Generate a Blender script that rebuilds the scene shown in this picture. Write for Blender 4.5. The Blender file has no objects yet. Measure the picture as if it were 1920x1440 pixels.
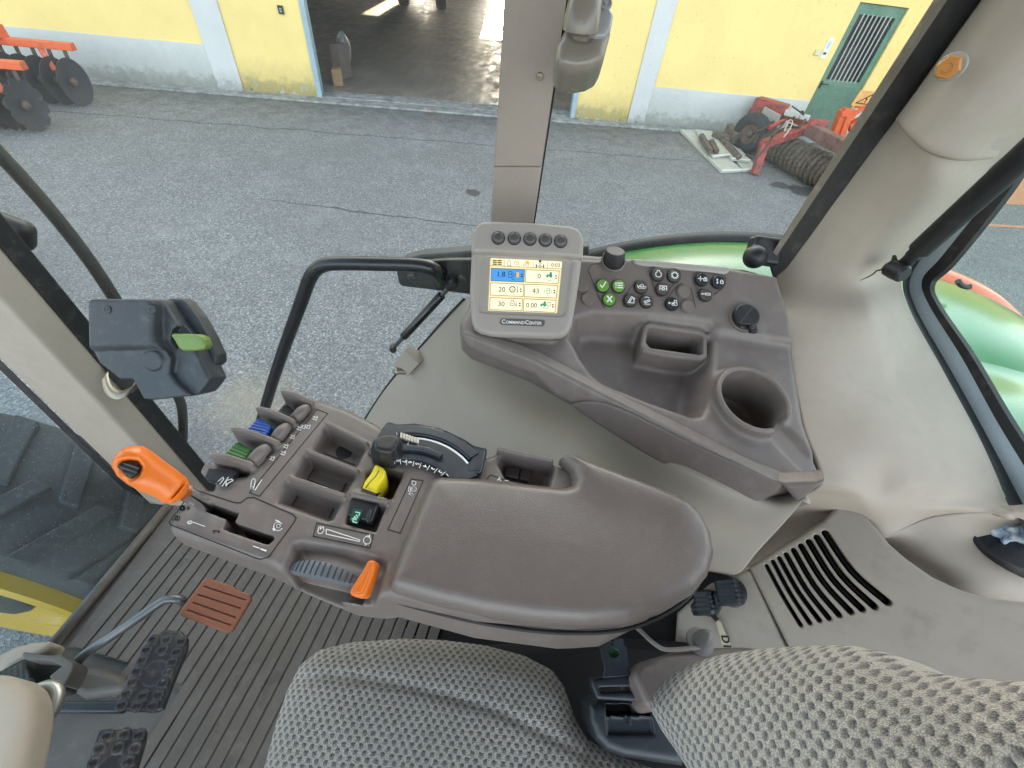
import bpy, math, random
import numpy as np
from mathutils import Vector, Matrix
random.seed(7); np.random.seed(7)
SC = bpy.context.scene
COL = SC.collection
EYE = 2.7                                  # eye height above the yard
FPX = 805.0; CX, CY = 960.0, 720.0         # focal length and centre in pixels of the 1920 x 1440 photograph
def V3(*a): return np.array(a, dtype=float)
def unit(v): v = np.asarray(v, float); return v/np.linalg.norm(v)
_d = unit(V3(858-CX, -(1490-CY), -FPX)); _up = -_d
_f = V3(0, 0, -1.0); _f = unit(_f-_up*_f.dot(_up)); _r = np.cross(_f, _up)
ROT = np.array([_r, _f, _up])
def ray(px, py): return ROT @ V3((px-CX)/FPX, -(py-CY)/FPX, -1.0)
def P(p, x=None, y=None, z=None, d=None, pl=None):
    """a measured picture point placed on a real plane (camera-centred metres)"""
    v = ray(p[0], p[1])
    if x is not None: return v*(x/v[0])
    if y is not None: return v*(y/v[1])
    if z is not None: return v*(z/v[2])
    if d is not None: return v*d
    o, n = pl
    return v*((o@n)/(v@n))
def zm(pts, s, ox, oy): return [(x/s+ox, y/s+oy) for x, y in pts]
Z3 = 1920/700.0; Z5 = 1920/560.0

class Fr:
    """local frame"""
    def __init__(s, o, x, y=None, z=None):
        s.o = np.asarray(o, float); x = unit(x)
        if z is not None:
            z = unit(z); x = unit(x-z*(x@z)); y = np.cross(z, x)
        else:
            y = np.asarray(y, float); y = unit(y-x*(x@y)); z = np.cross(x, y)
        s.x, s.y, s.z = x, y, z
    def __call__(s, u, v, w=0.0): return s.o+s.x*u+s.y*v+s.z*w
    def loc(s, p): q = np.asarray(p)-s.o; return V3(q@s.x, q@s.y, q@s.z)
    def px(s, p, w=0.0):
        """picture point -> local (u,v) on the plane at height w"""
        q = s.loc(P(p, pl=(s.o+s.z*w, s.z))); return (q[0], q[1])
    def pxs(s, pts, w=0.0): return [s.px(p, w) for p in pts]
    def world(s, A): return s.o+A[:, 0:1]*s.x+A[:, 1:2]*s.y+A[:, 2:3]*s.z

# ------------------------------------------------------------------ scene objects
LOCS = {}
def tag(o, label=None, cat=None, group=None, kind=None):
    if label: o['label'] = label
    if cat: o['category'] = cat
    if group: o['group'] = group
    if kind: o['kind'] = kind
    return o
def thing(name, label, cat, loc, group=None):
    o = bpy.data.objects.new(name, None); COL.objects.link(o)
    o.empty_display_size = 0.05
    o.location = (loc[0], loc[1], loc[2]+EYE); LOCS[o.name] = np.asarray(loc, float)
    return tag(o, label, cat, group)

def catmull(pts, n=8, closed=False):
    pts = [np.asarray(p, float) for p in pts]; out = []; m = len(pts)
    rng = range(m) if closed else range(m-1)
    for i in rng:
        if closed: a, b, c, d = pts[(i-1) % m], pts[i], pts[(i+1) % m], pts[(i+2) % m]
        else: a, b, c, d = pts[max(i-1, 0)], pts[i], pts[i+1], pts[min(i+2, m-1)]
        for k in range(n):
            t = k/n
            out.append(0.5*((2*b)+(c-a)*t+(2*a-5*b+4*c-d)*t*t+(3*b-a-3*c+d)*t**3))
    if not closed: out.append(pts[-1])
    return out

class MB:
    def __init__(s): s.V = []; s.F = []; s.M = []; s.m = 0
    def add(s, V, F):
        b = len(s.V); s.V.extend([np.asarray(v, float) for v in V])
        for f in F: s.F.append([b+i for i in f]); s.M.append(s.m)
        return s
    def mat(s, i): s.m = i; return s
    def hexa(s, a):   # 4 bottom (ccw from above), 4 top
        return s.add(a, [(3, 2, 1, 0), (4, 5, 6, 7), (0, 1, 5, 4), (1, 2, 6, 5), (2, 3, 7, 6), (3, 0, 4, 7)])
    def box(s, fr, u0, u1, v0, v1, w0, w1):
        return s.hexa([fr(u0, v0, w0), fr(u1, v0, w0), fr(u1, v1, w0), fr(u0, v1, w0),
                       fr(u0, v0, w1), fr(u1, v0, w1), fr(u1, v1, w1), fr(u0, v1, w1)])
    def prism(s, pts, off, taper=1.0):
        pts = [np.asarray(p, float) for p in pts]; n = len(pts); off = np.asarray(off, float)
        nn = sum((np.cross(pts[i], pts[(i+1) % n]) for i in range(n)), V3(0, 0, 0))
        if nn@off < 0: pts = pts[::-1]
        c = sum(pts)/n
        top = [c+(p-c)*taper+off for p in pts]
        return s.add(pts+top, [list(range(n))[::-1], list(range(n, 2*n))]+[(i, (i+1) % n, n+(i+1) % n, n+i) for i in range(n)])
    def beam(s, a, b, w, h, up=(0, 0, 1)):
        a = np.asarray(a, float); b = np.asarray(b, float); x = unit(b-a); up = np.asarray(up, float)
        if abs(x@unit(up)) > .98: up = V3(0, 1, 0)
        y = unit(np.cross(up, x)); fr = Fr(a, x, y)
        return s.box(fr, 0, np.linalg.norm(b-a), -w/2, w/2, -h/2, h/2)
    def tube(s, path, r, n=14, caps=True, closed=False):
        path = [np.asarray(p, float) for p in path]; m = len(path)
        R = [r]*m if np.isscalar(r) else list(r)
        t = []
        for i in range(m):
            if closed: t.append(unit(path[(i+1) % m]-path[i-1]))
            else: t.append(unit(path[min(i+1, m-1)]-path[max(i-1, 0)]))
        ref = V3(0, 0, 1) if abs(t[0][2]) < .9 else V3(1, 0, 0)
        nrm = unit(np.cross(t[0], ref)); V = []; F = []
        for i in range(m):
            nrm = unit(nrm-t[i]*(nrm@t[i])); bn = np.cross(t[i], nrm)
            for k in range(n):
                a = 2*math.pi*k/n; V.append(path[i]+R[i]*(math.cos(a)*nrm+math.sin(a)*bn))
        for i in range(m if closed else m-1):
            j = (i+1) % m
            for k in range(n): F.append((i*n+k, i*n+(k+1) % n, j*n+(k+1) % n, j*n+k))
        if caps and not closed: F += [list(range(n))[::-1], list(range((m-1)*n, m*n))]
        return s.add(V, F)
    def lathe(s, o, axis, prof, n=32, closed=False, ref=None):
        axis = unit(axis); ref = (V3(0, 0, 1) if abs(axis[2]) < .9 else V3(1, 0, 0)) if ref is None else np.asarray(ref, float)
        x = unit(np.cross(ref, axis)); y = np.cross(axis, x); V = []; F = []; m = len(prof)
        for (r, h) in prof:
            for k in range(n):
                a = 2*math.pi*k/n; V.append(np.asarray(o)+axis*h+r*(math.cos(a)*x+math.sin(a)*y))
        for i in range(m if closed else m-1):
            j = (i+1) % m
            for k in range(n): F.append((i*n+k, i*n+(k+1) % n, j*n+(k+1) % n, j*n+k))
        if not closed: F += [list(range(n))[::-1], list(range((m-1)*n, m*n))]
        return s.add(V, F)
    def disc(s, fr, u, v, r, w0, w1, n=24, r1=None):
        r1 = r if r1 is None else r1
        return s.lathe(fr(u, v, 0), fr.z, [(r, w0), (r1, w1)], n)
    def grid(s, G, flip=False, closed_u=False):
        G = np.asarray(G); a, b = G.shape[:2]; F = []
        for i in range(a if closed_u else a-1):
            i2 = (i+1) % a
            for j in range(b-1):
                q = (i*b+j, i*b+j+1, i2*b+j+1, i2*b+j); F.append(q[::-1] if flip else q)
        return s.add(list(G.reshape(-1, 3)), F)
    def stroke(s, pts, w, nrm, lift=0.0004, closed=False, th=0.0003):
        """a printed line: flat ribbon lying on a surface"""
        nrm = unit(nrm); pts = [np.asarray(p, float)+nrm*lift for p in pts]
        if closed: pts = pts+[pts[0]]
        for a, b in zip(pts[:-1], pts[1:]):
            if np.linalg.norm(b-a) < 1e-6: continue
            d = unit(b-a); q = unit(np.cross(nrm, d))*w/2; e = d*w*.3
            s.hexa([a-e-q-nrm*th, b+e-q-nrm*th, b+e+q-nrm*th, a-e+q-nrm*th, a-e-q, b+e-q, b+e+q, a-e+q])
        return s
    def text(s, body, o, x, y, size, align='CENTER', lift=0.0005, bold=0.0):
        cu = bpy.data.curves.new('lettering', 'FONT'); cu.body = body; cu.size = 1.0; cu.align_x = align; cu.align_y = 'CENTER'
        cu.resolution_u = 3; cu.offset = bold
        ob = bpy.data.objects.new('lettering', cu); COL.objects.link(ob)
        dg = bpy.context.evaluated_depsgraph_get(); me = ob.evaluated_get(dg).to_mesh()
        x = unit(x)*size; y = np.asarray(y, float); y = unit(y-unit(x)*(y@unit(x)))*size; n = unit(np.cross(x, y))
        Vv = [np.asarray(o)+x*v.co.x+y*v.co.y+n*lift for v in me.vertices]; Ff = [list(p.vertices) for p in me.polygons]
        s.add(Vv, Ff); ob.evaluated_get(dg).to_mesh_clear()
        bpy.data.objects.remove(ob); bpy.data.curves.remove(cu)
        return s
    def build(s, name, mats, parent=None, label=None, bevel=0.0, seg=2, angle=35, smooth=True, thick=0.0):
        V = np.array(s.V); return mesh_obj(name, V, s.F, mats, parent, label, bevel, seg, angle, smooth, s.M, thick)

def world_of(o): return LOCS[o.name]
def mesh_obj(name, V, F, mats, parent=None, label=None, bevel=0.0, seg=2, angle=35, smooth=True, M=None, thick=0.0):
    if not isinstance(mats, (list, tuple)): mats = [mats]
    V = np.asarray(V, float)
    if parent is None:
        c = (V.min(0)+V.max(0))/2; c[2] = V[:, 2].min(); loc = c; off = V3(c[0], c[1], c[2]+EYE)
    else: loc = world_of(parent); off = V3(0, 0, 0)
    me = bpy.data.meshes.new(name)
    if isinstance(F, np.ndarray):
        me.vertices.add(len(V)); me.vertices.foreach_set('co', (V-loc).astype(np.float32).ravel())
        k = F.shape[1]; me.loops.add(F.size); me.polygons.add(len(F))
        me.loops.foreach_set('vertex_index', F.astype(np.int32).ravel())
        me.polygons.foreach_set('loop_start', np.arange(0, F.size, k, dtype=np.int32))
        me.update(calc_edges=True); me.validate()
    else: me.from_pydata([tuple(v) for v in V-loc], [], F)
    for m in mats: me.materials.append(m)
    if M is not None and len(mats) > 1: me.polygons.foreach_set('material_index', np.array(M, dtype=np.int32))
    if smooth:
        me.polygons.foreach_set('use_smooth', np.ones(len(me.polygons), dtype=bool))
        if angle < 180: me.set_sharp_from_angle(angle=math.radians(angle))
    me.update()
    o = bpy.data.objects.new(name, me); COL.objects.link(o); o.location = off
    if parent is not None: o.parent = parent
    LOCS[o.name] = loc
    if label: o['label'] = label
    if thick:
        md = o.modifiers.new('shell', 'SOLIDIFY'); md.thickness = thick; md.offset = -1
    if bevel:
        md = o.modifiers.new('edge', 'BEVEL'); md.width = bevel; md.segments = seg; md.limit_method = 'ANGLE'; md.angle_limit = math.radians(35)
    return o

# ------------------------------------------------------------------ signed-distance modelling -> one smooth closed surface
def smin(a, b, k):
    h = np.clip(.5+.5*(b-a)/k, 0, 1); return b+(a-b)*h-k*h*(1-h)
def smax(a, b, k): return -smin(-a, -b, k)
def poly2(X, Y, pts):
    pts = np.asarray(pts, float); d = np.full(np.broadcast(X, Y).shape, 1e9, np.float32); s = np.ones(d.shape, np.float32)
    n = len(pts); j = n-1
    for i in range(n):
        ex, ey = pts[j]-pts[i]; wx = X-pts[i][0]; wy = Y-pts[i][1]
        t = np.clip((wx*ex+wy*ey)/(ex*ex+ey*ey+1e-12), 0, 1)
        bx = wx-ex*t; by = wy-ey*t; d = np.minimum(d, bx*bx+by*by)
        c1 = Y >= pts[i][1]; c2 = Y < pts[j][1]; c3 = ex*wy > ey*wx
        s = np.where((c1 & c2 & c3) | (~c1 & ~c2 & ~c3), -s, s); j = i
    return (s*np.sqrt(d)).astype(np.float32)
def ext(d2, Z, z0, z1, r=0.0):
    w = np.abs(Z-(z0+z1)/2)-(z1-z0)/2+r; d2 = d2+r
    return np.minimum(np.maximum(d2, w), 0)+np.sqrt(np.maximum(d2, 0)**2+np.maximum(w, 0)**2)-r
def rbox(X, Y, Z, c, h, r=0.0):
    qx = np.abs(X-c[0])-h[0]+r; qy = np.abs(Y-c[1])-h[1]+r; qz = np.abs(Z-c[2])-h[2]+r
    return np.minimum(np.maximum(qx, np.maximum(qy, qz)), 0)+np.sqrt(np.maximum(qx, 0)**2+np.maximum(qy, 0)**2+np.maximum(qz, 0)**2)-r
def capsule(X, Y, Z, a, b, ra, rb=None):
    rb = ra if rb is None else rb; a = np.asarray(a, float); b = np.asarray(b, float); ab = b-a
    t = np.clip(((X-a[0])*ab[0]+(Y-a[1])*ab[1]+(Z-a[2])*ab[2])/(ab@ab), 0, 1)
    return np.sqrt((X-a[0]-ab[0]*t)**2+(Y-a[1]-ab[1]*t)**2+(Z-a[2]-ab[2]*t)**2)-(ra+(rb-ra)*t)
def to_local(fr, g, X, Y, Z):
    """coordinates of frame fr's grid points expressed in frame g"""
    out = []
    for ax in (g.x, g.y, g.z):
        out.append((X*(fr.x@ax)+Y*(fr.y@ax)+Z*(fr.z@ax)+((fr.o-g.o)@ax)).astype(np.float32))
    return out
def sdf(fn, lo, hi, h, fr=None):
    lo = np.asarray(lo, float); hi = np.asarray(hi, float); n = np.ceil((hi-lo)/h).astype(int)+1
    X = (lo[0]+h*np.arange(n[0], dtype=np.float32)).reshape(-1, 1, 1).astype(np.float32)
    Y = (lo[1]+h*np.arange(n[1], dtype=np.float32)).reshape(1, -1, 1).astype(np.float32)
    Z = (lo[2]+h*np.arange(n[2], dtype=np.float32)).reshape(1, 1, -1).astype(np.float32)
    S = np.array(np.broadcast_to(fn(X, Y, Z), tuple(n)), dtype=np.float32)
    S[0] = S[-1] = 1e-4*h+np.maximum(S[0], 1e-3); S[-1] = np.maximum(S[-1], h*.3)
    S[0] = np.maximum(S[0], h*.3); S[:, 0] = np.maximum(S[:, 0], h*.3); S[:, -1] = np.maximum(S[:, -1], h*.3)
    S[:, :, 0] = np.maximum(S[:, :, 0], h*.3); S[:, :, -1] = np.maximum(S[:, :, -1], h*.3)
    B = S < 0
    c = np.zeros(tuple(n-1), np.int8)
    for a in (0, 1):
        for b in (0, 1):
            for d in (0, 1): c += B[a:n[0]-1+a, b:n[1]-1+b, d:n[2]-1+d]
    I, J, K = np.nonzero((c > 0) & (c < 8))
    idx = np.full(tuple(n-1), -1, np.int32); idx[I, J, K] = np.arange(len(I))
    acc = np.zeros((len(I), 3)); cnt = np.zeros(len(I))
    cor = [(a, b, d) for a in (0, 1) for b in (0, 1) for d in (0, 1)]
    val = {q: S[I+q[0], J+q[1], K+q[2]] for q in cor}
    for q in cor:
        for ax in range(3):
            if q[ax] == 0:
                q2 = list(q); q2[ax] = 1; q2 = tuple(q2)
                s0, s1 = val[q], val[q2]; x = (s0 < 0) != (s1 < 0)
                t = np.where(x, s0/np.where(x, s0-s1, 1), 0)
                p = np.tile(np.array(q, float), (len(I), 1)); p[:, ax] += t
                acc += p*x[:, None]; cnt += x
    Vv = lo+h*(np.stack([I, J, K], 1)+acc/cnt[:, None])
    Fs = []
    for ax in range(3):
        sl0 = [slice(None)]*3; sl1 = [slice(None)]*3; sl0[ax] = slice(0, -1); sl1[ax] = slice(1, None)
        X_ = B[tuple(sl0)] != B[tuple(sl1)]
        i, j, k = np.nonzero(X_); e = [i, j, k]; o1, o2 = [a for a in range(3) if a != ax]
        ok = (e[o1] > 0) & (e[o2] > 0) & (e[o1] < n[o1]-1) & (e[o2] < n[o2]-1)
        e = [q[ok] for q in e]
        def at(d1, d2):
            q = [a.copy() for a in e]; q[o1] -= d1; q[o2] -= d2; return idx[q[0], q[1], q[2]]
        Q = np.stack([at(1, 1), at(0, 1), at(0, 0), at(1, 0)], 1)
        inside = B[e[0], e[1], e[2]]
        fl = inside if ax != 1 else ~inside
        Q[~fl] = Q[~fl][:, ::-1]
        Fs.append(Q)
    Fc = np.concatenate(Fs)
    Vv = fr.world(Vv) if fr is not None else Vv
    return Vv, Fc
def sdf_obj(name, fn, lo, hi, h, mats, parent=None, fr=None, label=None, M=None, angle=180):
    Vv, Fc = sdf(fn, lo, hi, h, fr)
    return mesh_obj(name, Vv, Fc, mats, parent, label, angle=angle)
def bounds(pts, pad):
    a = np.asarray(pts, float); return a.min(0)-pad, a.max(0)+pad

# ------------------------------------------------------------------ materials
def nt(name):
    m = bpy.data.materials.new(name); m.use_nodes = True; t = m.node_tree; t.nodes.clear()
    return m, t
def N(t, typ, **k):
    n = t.nodes.new(typ)
    for a, b in k.items():
        if a.startswith('i_'):
            key = a[2:]; key = int(key) if key.isdigit() else key.replace('_', ' ')
            n.inputs[key].default_value = b
        else: setattr(n, a, b)
    return n
def L(t, a, b): t.links.new(a, b)
def ramp(t, fac, stops):
    r = N(t, 'ShaderNodeValToRGB'); e = r.color_ramp.elements
    while len(e) < len(stops): e.new(0.5)
    for q, (p, c) in zip(e, stops): q.position = p; q.color = (c[0], c[1], c[2], 1) if not np.isscalar(c) else (c, c, c, 1)
    L(t, fac, r.inputs[0]); return r.outputs[0]
def mixc(t, fac, a, b, mode='MIX'):
    m = N(t, 'ShaderNodeMix', data_type='RGBA', blend_type=mode)
    for k, v in ((0, fac), (6, a), (7, b)):
        s = m.inputs[k]
        if hasattr(v, 'links'): L(t, v, s)
        elif np.isscalar(v): s.default_value = v if k == 0 else (v, v, v, 1)
        else: s.default_value = (v[0], v[1], v[2], 1)
    return m.outputs[2]
def mth(t, op, a, b=None, c=None, clamp=False):
    m = N(t, 'ShaderNodeMath', operation=op, use_clamp=clamp)
    for i, v in enumerate((a, b, c)):
        if v is None: continue
        if hasattr(v, 'links'): L(t, v, m.inputs[i])
        else: m.inputs[i].default_value = v
    return m.outputs[0]
def noise(t, co, scale, detail=4.0, rough=.55):
    n = N(t, 'ShaderNodeTexNoise', i_Scale=scale, i_Detail=detail, i_Roughness=rough); L(t, co, n.inputs['Vector']); return n.outputs[0]
def finish(t, col, rough, bump=None, bstr=.2, bdist=.002, metal=0.0, spec=.5, **kw):
    b = N(t, 'ShaderNodeBsdfPrincipled'); o = N(t, 'ShaderNodeOutputMaterial'); L(t, b.outputs[0], o.inputs[0])
    for nm, v in (('Base Color', col), ('Roughness', rough), ('Metallic', metal), ('Specular IOR Level', spec)):
        if hasattr(v, 'links'): L(t, v, b.inputs[nm])
        elif nm == 'Base Color': b.inputs[nm].default_value = (v[0], v[1], v[2], 1)
        else: b.inputs[nm].default_value = v
    for k, v in kw.items():
        q = b.inputs[k.replace('_', ' ')]
        if hasattr(v, 'links'): L(t, v, q)
        else: q.default_value = v
    if bump is not None:
        n = N(t, 'ShaderNodeBump', i_Strength=bstr, i_Distance=bdist); L(t, bump, n.inputs['Height']); L(t, n.outputs[0], b.inputs['Normal'])
    return b
def objco(t): return N(t, 'ShaderNodeTexCoord').outputs['Object']
def plastic(name, col, rough=.5, grain=900, bstr=.15, dirt=.25, dirtcol=None, spec=.5, var=.12, bd=.0006, **kw):
    """moulded plastic / painted metal: fine grain, uneven sheen, faint dust and rub marks"""
    m, t = nt(name); co = objco(t)
    big = noise(t, co, 7, 5, .6); mid = noise(t, co, 38, 4, .6)
    c = np.array(col)
    base = mixc(t, ramp(t, big, [(.3, 0.0), (.7, 1.0)]), tuple(c*(1-var)), tuple(c*(1+var)))
    dc = dirtcol if dirtcol is not None else tuple(c*.55+np.array((.18, .16, .13))*.45)
    base = mixc(t, mth(t, 'MULTIPLY', ramp(t, mid, [(.52, 0.0), (.75, 1.0)]), dirt), base, dc)
    rg = mth(t, 'ADD', mth(t, 'MULTIPLY', mid, .22), rough-.11)
    g = N(t, 'ShaderNodeTexVoronoi', i_Scale=grain); L(t, co, g.inputs['Vector'])
    finish(t, base, rg, g.outputs['Distance'], bstr, bd, spec=spec, **kw)
    return m
def flat(name, col, rough=.5, metal=0.0, **kw):
    m, t = nt(name); co = objco(t); nz = noise(t, co, 60, 3)
    c = np.array(col); base = mixc(t, nz, tuple(c*.88), tuple(c*1.12))
    finish(t, base, rough, metal=metal, **kw); return m
# ================================================================== WORLD, LIGHT, CAMERA
def make_world():
    w = bpy.data.worlds.new("World"); SC.world = w; w.use_nodes = True; t = w.node_tree; t.nodes.clear()
    sky = N(t, 'ShaderNodeTexSky'); sky.sky_type = 'NISHITA'; sky.sun_disc = False
    sky.sun_elevation = math.radians(SUN_EL); sky.sun_rotation = math.radians(SUN_AZ); sky.altitude = 100; sky.dust_density = 3.0; sky.air_density = 1.0; sky.ozone_density = .35
    hs = N(t, 'ShaderNodeHueSaturation'); hs.inputs['Saturation'].default_value = .5; L(t, sky.outputs[0], hs.inputs['Color'])
    b = N(t, 'ShaderNodeBackground'); b.inputs[1].default_value = SKY; L(t, hs.outputs[0], b.inputs[0])
    o = N(t, 'ShaderNodeOutputWorld'); L(t, b.outputs[0], o.inputs[0])
SUN_EL, SUN_AZ, SKY, EXPO = 13.0, -6.0, 0.15, 2.9
make_world()
sl = bpy.data.lights.new("sun", 'SUN'); sl.energy = 3.5; sl.angle = math.radians(.5); sl.color = (1.0, .72, .42)
so = bpy.data.objects.new("sun", sl); COL.objects.link(so)
_az, _el = math.radians(SUN_AZ), math.radians(SUN_EL)
_dir = Vector((math.sin(_az)*math.cos(_el), math.cos(_az)*math.cos(_el), math.sin(_el)))
so.rotation_euler = _dir.to_track_quat('Z', 'Y').to_euler()
cam = bpy.data.cameras.new("camera"); co_ = bpy.data.objects.new("camera", cam); COL.objects.link(co_)
cam.sensor_width = 36; cam.lens = 36*FPX/1920; cam.clip_start = .02; cam.clip_end = 500
mw = Matrix.Identity(4)
for i in range(3):
    for j in range(3): mw[i][j] = ROT[i][j]
mw[2][3] = EYE; co_.matrix_world = mw
SC.camera = co_
SC.view_settings.view_transform = 'Standard'; SC.view_settings.look = 'None'; SC.view_settings.exposure = EXPO; SC.view_settings.gamma = 1
SC.cycles.max_bounces = 8; SC.cycles.transparent_max_bounces = 12; SC.cycles.diffuse_bounces = 4
SC.cycles.use_denoising = True
SC.cycles.sample_clamp_indirect = 6

# ================================================================== OUTSIDE MATERIALS
def m_asphalt():
    m, t = nt('asphalt'); co = objco(t)
    v = N(t, 'ShaderNodeTexVoronoi', i_Scale=112); L(t, co, v.inputs['Vector'])
    v2 = N(t, 'ShaderNodeTexVoronoi', i_Scale=64); L(t, co, v2.inputs['Vector'])
    n1 = noise(t, co, .5, 6, .6); n2 = noise(t, co, 4, 5, .65); n3 = noise(t, co, 45, 3, .7)
    g = ramp(t, v.outputs['Color'], [(.12, (.06, .062, .065)), (.45, (.195, .20, .206)), (.78, (.42, .428, .432)), (.96, (.76, .76, .74))])
    g = mixc(t, .5, g, ramp(t, v2.outputs['Color'], [(.15, (.085, .087, .09)), (.6, (.27, .277, .284)), (.95, (.68, .68, .67))]))
    g = mixc(t, ramp(t, n3, [(.35, .55), (.6, 0.0)]), g, (.10, .10, .10))
    g = mixc(t, ramp(t, n1, [(.38, 0.0), (.68, .45)]), g, (.16, .16, .16))
    g = mixc(t, ramp(t, n2, [(.5, 0.0), (.75, .5)]), g, (.15, .15, .145))
    g = mixc(t, ramp(t, noise(t, co, 1.6, 5, .7), [(.52, 0.0), (.72, .4)]), g, (.34, .345, .34))
    # greenish-brown dirt gathered in a band along the wall
    sx = N(t, 'ShaderNodeSeparateXYZ'); L(t, co, sx.inputs[0])
    dist = mth(t, 'SUBTRACT', sx.outputs[1], mth(t, 'MULTIPLY', sx.outputs[0], .1769))
    band = ramp(t, mth(t, 'ADD', mth(t, 'MULTIPLY', mth(t, 'SUBTRACT', dist, 8.6), .33), mth(t, 'MULTIPLY', mth(t, 'SUBTRACT', n2, .5), 1.2)), [(.2, 0.0), (.75, .75)])
    g = mixc(t, band, g, (.085, .085, .075))
    # old cracks
    wv = N(t, 'ShaderNodeTexNoise', i_Scale=1.4, i_Detail=6.0, i_Roughness=.7); L(t, co, wv.inputs['Vector'])
    def crack(val, at, w):
        return ramp(t, mth(t, 'ABSOLUTE', mth(t, 'SUBTRACT', val, at)), [(0.0, 1.0), (w, 0.0)])
    lin = mth(t, 'ADD', mth(t, 'SUBTRACT', sx.outputs[1], mth(t, 'MULTIPLY', sx.outputs[0], .02)), mth(t, 'MULTIPLY', mth(t, 'SUBTRACT', wv.outputs[0], .5), .3))
    lim = ramp(t, mth(t, 'MULTIPLY_ADD', sx.outputs[0], .1, .5), [(.1, 0.0), (.22, 1.0), (.42, 1.0), (.5, 0.0)])
    c1 = mth(t, 'MULTIPLY', crack(lin, 5.42, .026), lim)
    lin2 = mth(t, 'ADD', mth(t, 'SUBTRACT', sx.outputs[1], mth(t, 'MULTIPLY', sx.outputs[0], .16)), mth(t, 'MULTIPLY', mth(t, 'SUBTRACT', wv.outputs[0], .5), .35))
    c2 = mth(t, 'MULTIPLY', crack(lin2, 8.75, .03), .8)
    g = mixc(t, mth(t, 'MAXIMUM', c1, c2), g, (.035, .035, .035))
    for (sxp, syp, r) in ((-.95, 6.44, .13), (4.75, 8.35, .3), (4.4, 8.5, .22)):
        dv = N(t, 'ShaderNodeVectorMath', operation='DISTANCE'); L(t, co, dv.inputs[0]); dv.inputs[1].default_value = (sxp, syp, 0)
        g = mixc(t, ramp(t, mth(t, 'ADD', dv.outputs['Value'], mth(t, 'MULTIPLY', mth(t, 'SUBTRACT', n2, .5), .5*r*3)), [(r*.75, .85), (r, 0.0)]), g, (.05, .05, .05))
    dv = N(t, 'ShaderNodeVectorMath', operation='DISTANCE'); L(t, co, dv.inputs[0]); dv.inputs[1].default_value = (-2.0, 2.05, 0)
    g = mixc(t, ramp(t, mth(t, 'ADD', dv.outputs['Value'], mth(t, 'MULTIPLY', mth(t, 'SUBTRACT', n2, .5), .8)), [(.1, .6), (.42, 0.0)]), g, (.34, .30, .22))
    finish(t, g, .85, v.outputs['Distance'], .6, .01)
    return m
def m_stucco(name, col, dirtcol, low=.35, fade=.5, spots=True, strength=.8):
    """painted render with weathering rising from the ground (object z = height over the yard)"""
    m, t = nt(name); co = objco(t); c = np.array(col)
    n1 = noise(t, co, 1.1, 6, .65); n2 = noise(t, co, 7, 6, .7); n3 = noise(t, co, 140, 3, .6)
    g = mixc(t, ramp(t, n1, [(.3, 0.0), (.7, 1.0)]), tuple(c*.93), tuple(np.minimum(c*1.05, .95)))
    g = mixc(t, ramp(t, n3, [(.3, .15), (.55, 0.0)]), g, tuple(c*.75))
    sx = N(t, 'ShaderNodeSeparateXYZ'); L(t, co, sx.inputs[0])
    hh = mth(t, 'ADD', sx.outputs[2], mth(t, 'MULTIPLY', mth(t, 'SUBTRACT', n2, .5), -.55))
    d = ramp(t, hh, [(0.0, strength), (low*.55, strength*.8), (low, strength*.3), (low+fade, 0.0)])
    g = mixc(t, d, g, dirtcol)
    if spots:
        lo = ramp(t, sx.outputs[2], [(.05, 1.0), (low, 0.0)])
        g = mixc(t, mth(t, 'MULTIPLY', ramp(t, n2, [(.55, 0.0), (.6, .8)]), lo), g, (.42, .42, .40))
        g = mixc(t, mth(t, 'MULTIPLY', ramp(t, noise(t, co, 11, 5, .7), [(.6, 0.0), (.66, .85)]), lo), g, (.09, .09, .07))
    finish(t, g, .92, n3, .35, .004)
    return m
M_ASPH = m_asphalt()
M_YEL = m_stucco('yellow_render', (.84, .632, .245), (.27, .225, .085), .34, .3, True, .95)
M_GREYW = m_stucco('grey_render', (.56, .56, .54), (.19, .195, .16), .30, .4, False, .85)
M_PIL = m_stucco('pale_pilaster', (.58, .575, .575), (.2, .2, .17), .18, .25, True, .8)
M_CONC = m_stucco('concrete', (.33, .33, .32), (.13, .13, .11), .1, .2, True, .8)
def m_ledge():
    m, t = nt('worn_concrete'); co = objco(t); n1 = noise(t, co, 6, 6, .7); n2 = noise(t, co, 40, 4, .7)
    g = ramp(t, n1, [(.3, (.12, .12, .11)), (.5, (.27, .27, .26)), (.72, (.47, .46, .44))])
    g = mixc(t, ramp(t, n2, [(.5, 0.0), (.7, .6)]), g, (.10, .10, .09)); finish(t, g, .9, n2, .6, .01); return m
M_LEDGE = m_ledge()
def m_barnfloor():
    m, t = nt('wet_workshop_floor'); co = objco(t); n1 = noise(t, co, .9, 6, .6)
    mp = N(t, 'ShaderNodeMapping'); mp.inputs['Scale'].default_value = (1.0, .35, 1); L(t, co, mp.inputs[0]); n2 = noise(t, mp.outputs[0], 5, 5, .7)
    g = ramp(t, n1, [(.3, (.10, .086, .074)), (.55, (.19, .165, .138)), (.75, (.30, .26, .21))])
    b = finish(t, g, ramp(t, n2, [(.35, .38), (.6, .7)]), n2, .25, .02)
    return m
M_BFLOOR = m_barnfloor()
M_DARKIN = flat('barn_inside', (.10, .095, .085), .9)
M_FRAME = plastic('blue_grey_steel', (.30, .40, .46), .5, 300, .1, .3)
M_GDOOR = plastic('green_door_paint', (.085, .19, .135), .5, 200, .1, .5, (.30, .33, .28))
M_BARS = flat('pale_bars', (.42, .45, .43), .5)
M_DARKGLASS = flat('dark_glass', (.02, .022, .025), .12)
M_WHITE = flat('white_paint', (.72, .72, .70), .5)
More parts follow.
